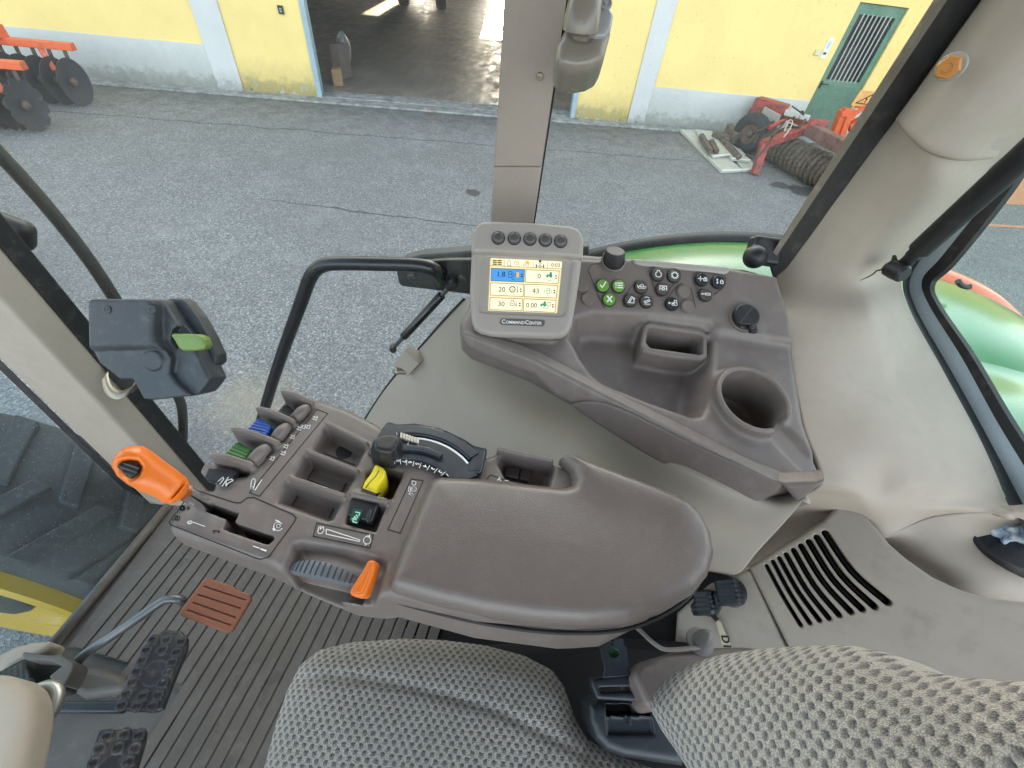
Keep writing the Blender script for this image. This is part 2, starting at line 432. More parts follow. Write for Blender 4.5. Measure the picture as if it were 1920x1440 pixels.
M_BLK = plastic('black_plastic', (.012, .012, .0135), .45, 900, .15, .2, (.10, .095, .085))
M_INK = flat('black_ink', (.01, .01, .01), .6)
M_PRINT = flat('white_print', (.78, .78, .76), .55)
def rusty(name, col, rust=(.11, .055, .03), amt=.5, rough=.6, sc=9):
    m, t = nt(name); co = objco(t); n1 = noise(t, co, sc, 6, .7); n2 = noise(t, co, sc*6, 4, .7)
    c = np.array(col); g = mixc(t, n2, tuple(c*.85), tuple(c*1.15))
    g = mixc(t, ramp(t, n1, [(.62-amt*.35, 0.0), (.72-amt*.2, 1.0)]), g, rust); finish(t, g, rough, n2, .3, .004); return m
M_ORANGE = rusty('orange_machine_paint', (.72, .12, .035), (.45, .10, .04), .25, .45)
M_RED = rusty('faded_red_paint', (.42, .06, .055), (.13, .055, .04), .5, .6)
M_RUST = rusty('rusty_steel', (.13, .085, .065), (.06, .05, .045), .5, .7)
M_DISC = rusty('worn_disc_steel', (.045, .05, .062), (.075, .052, .042), .3, .38, 5)
M_RIMRUST = rusty('rusty_notched_edge', (.15, .10, .075), (.08, .06, .05), .5, .7)
M_TYRE = plastic('tyre_rubber', (.024, .028, .033), .7, 200, .3, .5, (.10, .105, .11))
M_SOIL = rusty('soil_caked_rings', (.15, .115, .085), (.055, .045, .038), .55, .95, 22)
M_WOOD = rusty('grey_old_wood', (.17, .14, .115), (.06, .05, .045), .5, .9, 14)
M_PANEL = plastic('cream_panel', (.50, .51, .45), .6, 120, .1, .5, (.30, .29, .24))
M_HOSE = flat('black_hose', (.02, .02, .022), .5)
M_ROPE = flat('pale_rope', (.5, .36, .3), .8)

# ================================================================== GROUND
def sheet(name, pts, z, mat, kind, label=None, cat=None, th=0.0):
    mb = MB(); mb.add([(p[0], p[1], z) for p in pts], [list(range(len(pts)))])
    o = mb.build(name, mat, None, smooth=False); return tag(o, label, cat, None, kind)
G0 = -EYE
def ground():
    mb = MB(); mb.add([(-120, -120, G0), (120, -120, G0), (120, 120, G0), (-120, 120, G0)], [(0, 1, 2, 3)])
    o = mb.build('ground', M_ASPH, None, smooth=False); tag(o, 'grey asphalt farm yard with cracks and pale stone chips', 'ground', None, 'structure')
ground()
FW = Fr(V3(-2.086, 10.502, G0), V3(.98472, .17417, 0), z=V3(0, 0, 1))     # u along the wall, v into the building, w up
FWALL = Fr(FW.o, FW.x, V3(0, 0, 1))                                        # wall plane: u along, v up, w out to the yard
def wu(p): return FWALL.px(p)
mb = MB()
mb.box(FW, -16, 24, -.34, .02, .0, .035)
o = mb.build('kerb_strip', M_LEDGE, None, bevel=.01); tag(o, 'worn concrete strip along the foot of the yellow barn wall', 'kerb strip', None, 'structure')
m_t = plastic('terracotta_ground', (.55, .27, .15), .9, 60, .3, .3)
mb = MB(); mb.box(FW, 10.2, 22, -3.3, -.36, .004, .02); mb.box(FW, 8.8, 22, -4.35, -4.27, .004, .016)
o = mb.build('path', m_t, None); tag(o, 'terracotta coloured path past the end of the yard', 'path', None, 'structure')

# ================================================================== BARN
OL, OR_ = -2.72, 2.72          # door opening along the wall
barn = thing('yellow_barn', 'yellow rendered farm building with grey plinth and a wide open doorway', 'building', FW(0, 0, 0))
HB = 6.6
mb = MB()
for u0, u1 in ((-16, OL), (OR_, 8.03), (9.13, 24)): mb.box(FW, u0, u1, 0, .32, 0, 4.6 if False else HB)
mb.box(FW, OL, OR_, 0, .32, 4.4, HB); mb.box(FW, 8.03, 9.13, 0, .32, 2.42, HB)
mb.build('wall', M_YEL, barn, smooth=False)
mb = MB()
for u0, u1 in ((-16, -4.62), (4.33, 8.0), (9.16, 24)):
    mb = MB(); mb.box(FW, u0, u1, -.025, -.001, 0, .745); mb.build("plinth", M_GREYW, barn, bevel=.008)

for u0, u1 in ((-4.62, -4.14), (3.93, 4.33)):
    mb = MB(); mb.box(FW, u0, u1, -.04, -.001, 0, HB); mb.build('pilaster', M_PIL, barn, bevel=.006)
mb = MB()
mb.box(FW, OL-.001, OL+.10, -.03, .0, 0, 4.4); mb.box(FW, OL+.001, OL+.05, .0, .36, 0, 4.4)
mb.box(FW, OR_-.10, OR_+.001, -.03, .0, 0, 4.4); mb.box(FW, OR_-.05, OR_-.001, .0, .36, 0, 4.4)
mb.box(FW, OL+.1, OR_-.1, -.03, .0, 4.3, 4.4)
mb.build('door_frame', M_FRAME, barn, bevel=.006)
mb = MB(); mb.box(FW, OL+.05, OR_-.05, .02, .5, .0, .045); mb.build('threshold', M_LEDGE, barn, bevel=.01)
DEP = 27.0
mb = MB(); mb.box(FW, -14, 14, .5, DEP, .0, .03); mb.build('floor', M_BFLOOR, barn, smooth=False)
mb = MB()
mb.box(FW, -14.3, -14, .33, DEP, 0, HB); mb.box(FW, 14, 14.3, .33, DEP, 0, HB)
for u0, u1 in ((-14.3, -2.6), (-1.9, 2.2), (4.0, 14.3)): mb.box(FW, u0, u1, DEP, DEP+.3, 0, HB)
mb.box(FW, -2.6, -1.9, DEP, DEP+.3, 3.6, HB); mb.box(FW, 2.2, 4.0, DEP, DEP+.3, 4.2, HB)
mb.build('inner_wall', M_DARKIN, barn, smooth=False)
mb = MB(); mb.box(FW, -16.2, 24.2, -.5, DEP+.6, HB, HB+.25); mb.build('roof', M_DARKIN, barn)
# green pedestrian door
mb = MB()
mb.box(FW, 8.04, 9.12, .04, .085, .02, 1.02)
mb.box(FW, 8.04, 8.17, .04, .085, 1.021, 2.41); mb.box(FW, 8.99, 9.12, .04, .085, 1.021, 2.41)
mb.box(FW, 8.171, 8.989, .04, .085, 2.24, 2.41); mb.box(FW, 8.171, 8.989, .04, .085, 1.021, 1.15)
mb.box(FW, 8.10, 9.06, .034, .0395, .12, .94)
dr = mb.build('green_door', M_GDOOR, barn, 'dull green steel door with a barred window', bevel=.004)
mb = MB(); mb.box(FW, 8.172, 8.988, .075, .08, 1.151, 2.239); mb.build('window_pane', M_DARKGLASS, dr)
mb = MB()
for k in range(7):
    u = 8.171+.818*(k+1)/8; mb.box(FW, u-.009, u+.009, .035, .055, 1.13, 2.26)
mb.build('window_bars', M_BARS, dr)
mb = MB(); mb.box(FW, 8.09, 8.13, .02, .039, .98, 1.12); mb.tube([FW(8.11, .03, 1.07), FW(8.11, -.02, 1.07), FW(8.24, -.025, 1.07)], .012); mb.build('handle', M_BLK, dr)
# small fixtures on the wall
q = wu((527, 18)); mb = MB(); mb.box(FW, q[0]-.045, q[0]+.045, -.04, -.001, q[1]-.06, q[1]+.06)
mb.mat(1)
for k in range(3): mb.box(FW, q[0]-.022, q[0]+.022, -.0425, -.041, q[1]-.03+k*.022, q[1]-.018+k*.022)
tag(mb.build('keypad', [M_BLK, M_FRAME], None, bevel=.01), 'small black keypad box on the yellow wall left of the wide doorway', 'keypad')
q = wu((1550, 91)); mb = MB(); mb.box(FW, q[0]-.06, q[0]+.06, -.015, -.001, q[1]-.17, q[1]+.17)
mb.mat(1); mb.box(FW, q[0]-.035, q[0]+.035, -.018, -.0155, q[1]+.0, q[1]+.12)
mb.mat(2); mb.box(FW, q[0]-.035, q[0]+.035, -.018, -.0155, q[1]-.1, q[1]-.06)
tag(mb.build('notice_plate', [M_WHITE, flat('pale_blue_print', (.45, .52, .66), .6), M_INK], None), 'narrow white notice plate on the yellow wall beside the green door', 'notice')
q = wu((1532, 98)); mb = MB(); mb.box(FW, q[0]-.06, q[0]+.05, -.035, -.001, q[1]-.05, q[1]+.05)
tag(mb.build('junction_box', plastic('cream_box', (.62, .58, .42), .5), None, bevel=.01), 'small cream junction box left of the white notice plate', 'junction box')
# clutter inside the doorway
M_CARD = plastic('cardboard', (.30, .19, .10), .9, 80, .2, .3)
M_BAG = plastic('clear_bag', (.14, .17, .165), .35, 60, .5, .2)
def crate(name, u, v, w0, sx, sy, sz, mat, lab, cat, rz=0):
    fr = Fr(FW(u, v, w0), V3(math.cos(rz), math.sin(rz), 0), z=V3(0, 0, 1)); mb = MB(); mb.box(fr, -sx/2, sx/2, -sy/2, sy/2, 0, sz)
    mb.mat(0); mb.box(fr, -sx/2+.01, -.006, -sy/2+.01, sy/2-.01, sz+.001, sz+.014); mb.box(fr, .006, sx/2-.01, -sy/2+.01, sy/2-.01, sz+.001, sz+.014)
    tag(mb.build(name, mat, None, bevel=.012), lab, cat)
crate('cardboard_box', -2.50, 1.05, .035, .2, .22, .30, M_CARD, 'open brown cardboard box on the barn floor by the left jamb', 'box', .3)
crate('cardboard_box', -2.52, 1.75, .035, .22, .4, .62, plastic('dark_carton', (.13, .10, .085), .9), 'taller dark carton behind the open cardboard box', 'box', -.2)
def blob(name, c, r, mat, lab, cat, sc=6):
    mb = MB(); G = []
    for i in range(13):
        th = math.pi*i/12; row = []
        for j in range(24):
            ph = 2*math.pi*j/24; k = 1+.22*math.sin(3*ph+2*th*2)+.12*math.sin(7*ph+5*th)
            row.append(V3(c[0]+r[0]*k*math.sin(th)*math.cos(ph), c[1]+r[1]*k*math.sin(th)*math.sin(ph), c[2]+r[2]*math.cos(th)))
        row.append(row[0]); G.append(row)
    mb.grid(G); tag(mb.build(name, mat, None, angle=180), lab, cat)
blob('plastic_bag', FW(-2.58, 2.5, .42), (.13, .22, .38), M_BAG, 'crumpled grey plastic sack standing behind the boxes', 'bag')
# machine standing deep in the barn
mc = thing('parked_machine', 'dark parked machine with wide tyres deep inside the barn', 'machine', FW(-1.2, 16, .03))
bodyf = Fr(FW(-1.4, 15.2, .03), FW.x, z=V3(0, 0, 1))
mb = MB(); mb.box(bodyf, -1.2, .9, .3, 2.8, .55, 2.2); mb.box(bodyf, -.8, .5, .8, 2.4, 2.2, 3.0); mb.build('body', flat('machine_dark', (.03, .032, .03), .5), mc, bevel=.08)
for u in (-1.0, .7):
    mb = MB(); mb.lathe(bodyf(u-.25, .6, .55), bodyf.x, [(.3, 0), (.5, .02), (.55, .1), (.55, .4), (.5, .48), (.3, .5)], 28); mb.build('wheel', M_TYRE, mc)

# ================================================================== DISC HARROW (left)
h0 = P((120, 200), z=G0)
har = thing('disc_harrow', 'orange framed disc harrow with rusty discs standing by the grey plinth', 'harrow', h0)
rowd = FW.x; rowo = np.cross(V3(0, 0, 1), rowd)
def disc_mb(c, nrm, R, notch):
    mb = MB(); x = unit(np.cross(V3(0, 0, 1), nrm)); y = np.cross(nrm, x); n = 96; V = []; F = []
    prof = [(0.0, -.055), (.3, -.048), (.62, -.03), (.86, -.008), (1.0, .006)]
    rings = []
    for side in (0, 1):
        for (k, h) in (prof if side == 0 else prof[::-1]):
            idx = []
            for a in range(n):
                th = 2*math.pi*a/n; rr = R*max(k, .02)
                if notch and k > .8: rr *= 1-.13*max(0, math.cos(th*10))**3*(1 if k > .95 else .4)
                idx.append(len(V)); V.append(c+nrm*(h*R/.3+side*.006)+rr*(math.cos(th)*x+math.sin(th)*y))
            rings.append(idx)
    for i in range(len(rings)-1):
        for a in range(n): F.append((rings[i][a], rings[i][(a+1) % n], rings[i+1][(a+1) % n], rings[i+1][a]))
    F.append(rings[0][::-1]); F.append(rings[-1]); mb.add(V, F)
    return mb
def harrow_row(gp, count, R, ang, notch, beam_end, beamh, first_off):
    nrm = unit(rowd*math.cos(ang)-rowo*math.sin(ang))
    c0 = gp+V3(0, 0, R*.98)
    for k in range(count):
        c = c0-rowd*(.235*k)
        d = disc_mb(c, nrm, R, notch).build('disc', M_DISC if not notch else M_DISC, har, angle=60)
        hb = MB(); hb.lathe(c-nrm*.045, nrm, [(.05, 0), (.065, .012), (.065, .05), (.04, .075), (.02, .09)], 20); hb.build('hub', M_RUST, d)
        sk = MB(); top = c+V3(0, 0, beamh-R)+rowo*.16
        p = catmull([top, top-V3(0, 0, .14)-rowd*.02, c+rowo*.2+V3(0, 0, .12)-rowd*.06, c-nrm*.06], 5)
        for a, b in zip(p[:-1], p[1:]): sk.beam(a, b+(b-a)*.2, .055, .022, up=rowo)
        sk.build('shank', M_RUST, har, bevel=.003)
    mb = MB(); e = c0+V3(0, 0, beamh-R)+rowo*.16+rowd*.16; s_ = e-rowd*(.235*count+1.2)
    mb.beam(s_, e, .12, .1)
    return mb, e
ga = P((163, 197), z=G0)
mbA, eA = harrow_row(ga, 8, .335, math.radians(4), False, None, .80, 0)
gb = P((80, 245), z=G0)
mbB, eB = harrow_row(gb, 6, .335, math.radians(4), True, None, .80, 0)
for e in (eA, eB):
    mbA.beam(e-rowd*.52-V3(0, 0, .04), e-rowd*.40-V3(0, 0, .34)-rowo*.12, .07, .1)
mbA.beam(eA-rowd*1.35+V3(0, 0, .10), eA-rowd*.95+V3(0, 0, .12), .2, .16)
mbA.beam(eA-rowd*1.2, eB-rowd*.9, .12, .12)
for i, f in enumerate(mbB.F): mbA.F.append([j+len(mbA.V) for j in f]); mbA.M.append(0)
mbA.V += mbB.V
mbA.build('frame', M_ORANGE, har, bevel=.008)

# ================================================================== RING ROLLER (right)
rg = P((1500, 300), z=G0)
rol = thing('ring_roller', 'rusty red farm roller with soil caked rings and a flat tyre by the plinth', 'roller', rg)
ax0 = P((1432, 262), z=-2.42); ax1 = P((1600, 352), z=-2.42); axd = unit(ax1-ax0); ln = np.linalg.norm(ax1-ax0)
prof = []
for k in range(int(ln/.115)):
    h = k*.115; j = random.uniform(-.012, .012)
    prof += [(.19+j, h), (.265+j, h+.045), (.28+j, h+.06), (.265+j, h+.075), (.19+j, h+.112)]
mb = MB(); mb.lathe(ax0, axd, prof, 30); mb.build('ring_gang', M_SOIL, rol, angle=25)
bx0 = P((1418, 214), z=-2.25)+FW.y*.1; mb = MB(); mb.lathe(bx0, axd, [(r*.8, h) for r, h in prof[:25]], 26); mb.build('ring_gang', M_SOIL, rol, angle=25)
tc = P((1408, 250), z=-2.36); tn = unit(V3(-.75, -.66, 0.05))
mb = MB(); mb.lathe(tc-tn*.11, tn, [(.2, .0), (.3, .0), (.35, .03), (.37, .08), (.37, .15), (.34, .2), (.3, .225), (.2, .22)], 40, True)
ty = mb.build('tyre', M_TYRE, rol, angle=50)
mb = MB(); mb.lathe(tc-tn*.1, tn, [(.2, .0), (.2, .19), (.185, .2), (.17, .16), (.08, .13), (.06, .17), (.03, .18)], 32); mb.build('rim', M_RUST, rol, angle=40)
def zz6(p): return (p[0]/5.647+1300, p[1]/5.647+150)
a = P(zz6((650, 990)), z=G0+.03); b = P(zz6((760, 670)), z=G0+.52); c = P(zz6((1230, 510)), z=G0+.72)
mb = MB(); mb.beam(a, b, .13, .13); mb.beam(b-unit(c-b)*.05, c, .13, .13)
mb.beam(P(zz6((1230, 450)), z=G0+.86), P(zz6((1420, 470)), z=G0+.86), .08, .12); mb.beam(P(zz6((1290, 520)), z=G0+.7), P(zz6((1400, 450)), z=G0+.82), .06, .06)
mb.build('drawbar', M_RED, rol, 'bent red drawbar leg', bevel=.01)
mb = MB(); mb.beam(P(zz6((1230, 520)), z=G0+.74), P(zz6((1760, 800)), z=G0+.74), .2, .2); mb.build('main_beam', rusty('grey_red_beam', (.22, .12, .11), (.12, .08, .07), .5, .6), rol, bevel=.012)
mb = MB(); mb.beam(P(zz6((660, 260)), z=G0+.62), P(zz6((960, 350)), z=G0+.62), .3, .3); mb.beam(P(zz6((880, 340)), z=G0+.55), P(zz6((1250, 500)), z=G0+.66), .08, .1)
mb.build('rear_beam', M_RED, rol, bevel=.012)
mb = MB(); mb.beam(P(zz6((740, 330)), z=G0+.66), P(zz6((900, 420)), z=G0+.66), .03, .16); mb.build('scraper_bar', flat('bare_steel', (.4, .38, .36), .4), rol)
mb = MB(); mb.beam(P(zz6((800, 510)), z=G0+.55), P(zz6((960, 430)), z=G0+.62), .07, .07); mb.build('hydraulic_ram', flat('bright_red', (.5, .05, .05), .4), rol, bevel=.02)
mb = MB()
mb.tube(catmull([P(zz6(p), z=G0+.6) for p in ((640, 560), (740, 520), (860, 430), (970, 400), (960, 450), (860, 560), (780, 690), (700, 790), (640, 830), (560, 790))], 6), .02, 8)
mb.tube(catmull([P(zz6(p), z=G0+.75) for p in ((1060, 400), (1150, 330), (1190, 400), (1150, 470), (1090, 500), (1010, 470))], 6), .018, 8)
mb.tube(catmull([P(zz6(p), z=G0+.66) for p in ((830, 600), (900, 540), (1010, 500), (1100, 520), (1180, 560))], 6), .018, 8)
mb.tube([P(zz6((1040, 270)), z=G0+.9), P(zz6((1170, 370)), z=G0+.9)], .014, 8)
mb.build('hose', M_HOSE, rol, angle=180)
mb = MB(); mb.tube(catmull([P(zz6(p), z=G0+.8) for p in ((965, 540), (1010, 430), (1050, 440), (1020, 520), (960, 600))], 6), .012, 8); mb.build('rope', M_ROPE, rol, angle=180)
mb = MB(); fr = Fr(P(zz6((1060, 360)), z=G0+.78), V3(.8, -.5, -.1), z=V3(0, 0, 1)); mb.box(fr, -.16, .12, -.06, .06, -.05, .05); mb.box(fr, .13, .3, -.05, .05, -.05, .04); mb.tube([fr(-.1, 0, .05), fr(-.1, 0, .14)], .03); mb.build('valve_block', flat('pale_valve', (.52, .52, .47), .5), rol, bevel=.012)
# ================================================================== orange implement with warning board
og = P((1590, 262), z=G0+.1)
imp = thing('orange_implement', 'orange implement leg and warning board beyond the roller in front of the green door', 'implement', og)
def zb(p): return (p[0]/5.54+1440, p[1]/5.54)
yb = 11.0
mb = MB(); mb.beam(P(zb((700, 1400)), y=yb), P(zb((810, 1140)), y=yb), .22, .2); mb.beam(P(zb((770, 1160)), y=yb-.05), P(zb((900, 1190)), y=yb-.05), .14, .16)
mb.beam(P(zb((880, 1190)), y=yb-.1), P(zb((1060, 1090)), y=yb-.1), .05, .08); mb.beam(P(zb((840, 1330)), y=yb), P(zb((1100, 1200)), y=yb), .16, .2)
mb.beam(P(zb((760, 1430)), y=yb-.12), P(zb((850, 1200)), y=yb-.12), .05, .12)
mb.build('leg', M_ORANGE, imp, bevel=.012)
s0 = P(zb((860, 1090)), y=yb+.1); s1 = P(zb((960, 935)), y=yb+.1); s2 = P(zb((1400, 990)), y=yb+.1)
fs = Fr(s0, s2-s1, V3(0, 0, 1)); W_ = .95; H_ = fs.loc(s1)[1]; sh = fs.loc(s1)[0]
mb = MB(); mb.prism([fs(0, 0), fs(W_, 0), fs(W_+sh, H_), fs(sh, H_)], fs.z*.03)
mb.mat(1); tri = [fs(.06, .05, .031), fs(.3, .05, .031), fs(.30, H_-.04, .031)]; mb.stroke(tri, .018, fs.z, .001, True); mb.stroke([fs(.22, .08, .031), fs(.24, .13, .031), fs(.2, .15, .031), fs(.26, .2, .031)], .02, fs.z, .001)
for k in range(4): mb.stroke([fs(.55+.07*k, .1, .031), fs(.58+.07*k, .1, .031)], .03, fs.z, .001); mb.stroke([fs(.6+.07*k, .19, .031), fs(.62+.07*k, .19, .031)], .02, fs.z, .001)
mb.mat(2); mb.box(fs, .1, W_, -.04, -.004, 0, .03)
mb.build('warning_board', [plastic('amber_board', (.72, .38, .12), .5), M_INK, M_ORANGE], imp, 'amber warning board with a black triangle')
# ================================================================== panels and timber on the yard
def slab(p4, z, th, mat, lab, name, cat, group=None, edge=None):
    q = [P(zz6(p), z=z+th) for p in p4]; mb = MB(); mb.prism(q, V3(0, 0, -th))
    if edge is not None:
        mb.mat(1); mb.beam(q[edge[0]]+V3(0, 0, .004), q[edge[1]]+V3(0, 0, .004), .05, .02)
    tag(mb.build(name, [mat, M_WHITE], None, bevel=.006), lab, cat, group)
g_ = 'cream panels lying on the yard'
slab([(-140, 520), (60, 530), (520, 950), (300, 960)], G0+.004, .05, M_PANEL, 'lowest cream panel lying flat on the asphalt, its edge in front', 'panel', 'panel', g_, (2, 3))
slab([(240, 560), (360, 570), (690, 940), (530, 950)], G0+.004, .05, M_PANEL, 'cream panel under the drawbar foot, right of the others', 'panel', 'panel', g_, (2, 3))
slab([(20, 520), (190, 540), (385, 790), (210, 805)], G0+.06, .045, M_PANEL, 'short cream panel lying on top, under the split timber', 'panel', 'panel', g_, (2, 3))
slab([(200, 560), (300, 570), (600, 850), (410, 830)], G0+.06, .045, M_PANEL, 'cream panel on top beside the tyre with two planks on it', 'panel', 'panel', g_, (2, 3))
slab([(65, 570), (110, 560), (215, 735), (180, 740)], G0+.11, .07, M_WOOD, 'dark split timber on the short top panel', 'timber', 'timber')
slab([(165, 630), (215, 620), (280, 740), (235, 750)], G0+.11, .07, M_RUST, 'short rusty bar beside the dark split timber', 'timber', 'timber')
slab([(280, 600), (330, 590), (520, 800), (480, 815)], G0+.11, .06, M_WOOD, 'long grey plank on the panel beside the tyre', 'timber', 'timber')
slab([(210, 540), (360, 545), (470, 600), (390, 630)], G0+.11, .1, M_WOOD, 'grey wooden block behind the planks', 'timber', 'timber')
slab([(360, 460), (410, 455), (520, 560), (440, 580)], G0+.11, .2, M_WOOD, 'upright grey board leaning by the plinth behind the tyre', 'timber', 'timber')
# ================================================================== CAB MATERIALS
C_BEIGE = (.36, .307, .252)
M_BEIGE = plastic('beige_trim', C_BEIGE, .62, 700, .12, .18, (.25, .22, .19), var=.06)
M_POST = plastic('taupe_post', (.30, .25, .215), .5, 700, .1, .18, (.38, .34, .30), var=.07)
M_LGREY = plastic('light_grey_panel', (.325, .287, .243), .56, 800, .12, .12, (.36, .34, .31), var=.06)
M_VENT = plastic('grey_vent_panel', (.295, .258, .218), .6, 700, .12, .35, (.14, .125, .11), var=.1)
M_DASH = plastic('dark_taupe_plastic', (.148, .121, .109), .44, 800, .16, .34, (.24, .225, .205), var=.10)
M_RUB = plastic('black_rubber', (.012, .012, .0125), .55, 400, .2, .4, (.10, .09, .075))
M_GREENP = None
def m_paint(name, col, rough=.22):
    m, t = nt(name); co = objco(t); n1 = noise(t, co, 3, 4); n2 = noise(t, co, 300, 2, .5)
    c = np.array(col); g = mixc(t, n1, tuple(c*.9), tuple(c*1.1)); g = mixc(t, ramp(t, n2, [(.68, 0.0), (.74, .5)]), g, (.4, .42, .38))
    finish(t, g, mth(t, 'MULTIPLY_ADD', n1, .1, rough-.05), n2, .04, .001, Coat_Weight=.2, Coat_Roughness=.15); return m
M_GREENP = m_paint('tractor_green', (.035, .19, .05))
M_REDP = m_paint('lamp_red', (.62, .03, .025), .2)
M_ORLENS = m_paint('lamp_orange', (.75, .13, .03), .25)
M_YRIM = m_paint('rim_yellow', (.50, .31, .02), .4)
M_METAL = flat('bright_steel', (.55, .54, .52), .25, 1.0)
M_GALV = flat('zinc_plate', (.32, .29, .23), .45, .8)
def m_glass(name, tint, dust=.02, warm=False):
    m, t = nt(name); co = objco(t)
    tr = N(t, 'ShaderNodeBsdfTransparent'); tr.inputs[0].default_value = (*tint, 1)
    gl = N(t, 'ShaderNodeBsdfGlossy'); gl.inputs['Roughness'].default_value = .02
    lw = N(t, 'ShaderNodeLayerWeight', i_Blend=.5); fr = mth(t, 'MULTIPLY_ADD', mth(t, 'POWER', lw.outputs['Facing'], 5.0), .55, .02); mx = N(t, 'ShaderNodeMixShader'); L(t, fr, mx.inputs[0]); L(t, tr.outputs[0], mx.inputs[1]); L(t, gl.outputs[0], mx.inputs[2])
    df = N(t, 'ShaderNodeBsdfDiffuse'); df.inputs[0].default_value = (.55, .53, .48, 1)
    n1 = noise(t, co, 2.5, 5, .6); sp = noise(t, co, 260, 2, .5)
    k = mth(t, 'ADD', mth(t, 'MULTIPLY', ramp(t, n1, [(.35, .2), (.75, 1.0)]), dust), mth(t, 'MULTIPLY', ramp(t, sp, [(.70, 0.0), (.74, 1.0)]), dust*4))
    m2 = N(t, 'ShaderNodeMixShader'); L(t, k, m2.inputs[0]); L(t, mx.outputs[0], m2.inputs[1]); L(t, df.outputs[0], m2.inputs[2])
    o = N(t, 'ShaderNodeOutputMaterial'); L(t, m2.outputs[0], o.inputs[0]); return m
M_GLASS = m_glass('clear_glass', (.95, .98, .97), .035)
M_GLASSG = m_glass('rear_glass', (.90, .97, .95), .02)
def m_mat():
    m, t = nt('rubber_floor_mat'); co = objco(t); n1 = noise(t, co, 9, 6, .65); n2 = noise(t, co, 45, 4, .7)
    g = mixc(t, n1, (.078, .066, .056), (.132, .113, .095)); g = mixc(t, ramp(t, n2, [(.52, 0.0), (.72, .45)]), g, (.17, .155, .135))
    g = mixc(t, ramp(t, noise(t, co, 16, 5, .6), [(.60, 0.0), (.66, .5)]), g, (.045, .042, .038))
    finish(t, g, mth(t, 'MULTIPLY_ADD', n2, .25, .42), n2, .15, .002); return m
M_MAT = m_mat()
M_FLOOR = plastic('cab_floor_plate', (.085, .078, .07), .55, 300, .15, .5, (.15, .135, .115))

LAT = V3(.139, .990, 0); LAT = unit(LAT); FWD = V3(-LAT[1], LAT[0], 0)   # tractor axes on the ground plane
ZF = -1.25
# ------------------------------------------------------------------ cab floor and mat
FL = Fr(P((300, 1250), z=ZF), LAT, z=V3(0, 0, 1)); FL = Fr(FL.o, -FWD, z=V3(0, 0, 1))      # u rearward, v outward
floor_o = thing('cab_floor', 'brown grey cab floor plate under the pedals and the ribbed mat', 'floor', P((300, 1250), z=ZF))
fp = [(318, 948), (60, 1262), (-120, 1480), (80, 1900), (900, 1900), (1300, 1300), (1000, 1000), (600, 900)]
mb = MB(); mb.prism([P(p, z=ZF-.002) for p in fp], V3(0, 0, -.05)); mb.build('floor_plate', M_FLOOR, floor_o, bevel=.01)
mb = MB(); mb.tube([P((316, 948), z=ZF+.01), P((92, 1218), z=ZF+.01)], .012, 10); mb.build('edge_lip', M_MAT, floor_o, angle=180)
b0 = [P((342, 1128), z=ZF), P((330, 1165), z=ZF)]
mb = MB(); q = [(140, 1246), (190, 1252), (236, 1268), (232, 1296), (150, 1308), (125, 1290)]
mb.prism([P(p, z=ZF+.03) for p in q], V3(0, 0, -.04)); mb.build('raised_step', M_FLOOR, floor_o, bevel=.015, seg=3)
mat_o = thing('floor_mat', 'dark ribbed rubber floor mat between the seat and the front of the cab', 'mat', P((450, 1250), z=ZF))
mb = MB(); mp_ = [P(p, z=ZF+.004) for p in ((322, 952), (128, 1212), (300, 1262), (345, 1300), (280, 1500), (620, 1500), (820, 1230), (700, 1120), (450, 1020))]
mb.prism(mp_, V3(0, 0, -.0055)); mb.build('backing', M_MAT, mat_o)
u0 = FL.loc(P((330, 1012), z=ZF))[0]; pitch = .0292
def floor_v(u, line):   # v where the line through two pixels crosses this u
    a = FL.loc(P(line[0], z=ZF)); b = FL.loc(P(line[1], z=ZF)); return a[1]+(b[1]-a[1])*(u-a[0])/(b[0]-a[0])
mb = MB()
for k in range(-1, 27):
    ua = u0+k*pitch+.0022; ub = ua+pitch-.0044; uc = (ua+ub)/2
    vt = floor_v(uc, ((330, 1000), (745, 1150)))+.05
    if k < 0: vt = floor_v(uc, ((300, 960), (330, 1000)))
    if k < 4: vb = floor_v(uc, ((196, 1230), (300, 1262)))
    elif k < 9: vb = floor_v(uc, ((270, 1300), (352, 1292)))
    else: vb = floor_v(uc, ((300, 1500), (640, 1500)))
    if k == 7 or k == 8: vb = floor_v(uc, ((320, 1275), (352, 1288)))
    if vt-vb < .02: continue
    mb.box(FL, ua, ub, vb, vt, .0045, .0085)
mb.build('ribs', M_MAT, mat_o, bevel=.0015, seg=2)

# ------------------------------------------------------------------ posts
def patch(rows, n=6):
    G = [[np.asarray(p, float) for p in r] for r in rows]
    R1 = [catmull(r, n) for r in G]
    C = list(zip(*R1)); return np.array([catmull(list(c), n) for c in C]).transpose(1, 0, 2)
def vline(p1, p2, y, ext0=-.25, ext1=1.15):
    a = P(p1, y=y); b = P(p2, y=y); d = b-a; return a+d*ext0, b+d*ext1
post = thing('front_post', 'taupe cab post with black rubber seals behind the door latch', 'post', P((360, 900), y=.7))
def post_strip(edges, mat, name, bev):
    lo = []; hi = []
    for (p1, p2, y) in edges: a, b = vline(p1, p2, y); lo.append(a); hi.append(b)
    mb = MB(); n = len(lo); F = [list(range(n))[::-1], list(range(n, 2*n))]+[(i, (i+1) % n, n+(i+1) % n, n+i) for i in range(n)]
    mb.add(lo+hi, F); return mb.build(name, mat, post, bevel=bev, seg=3)
eA, eB, eC, eD = ((400, 889), (0, 398)), ((377, 903), (0, 462)), ((240, 905), (0, 672)), ((226, 912), (-4, 690))
ctr = V3(-1.05, .80, 0)
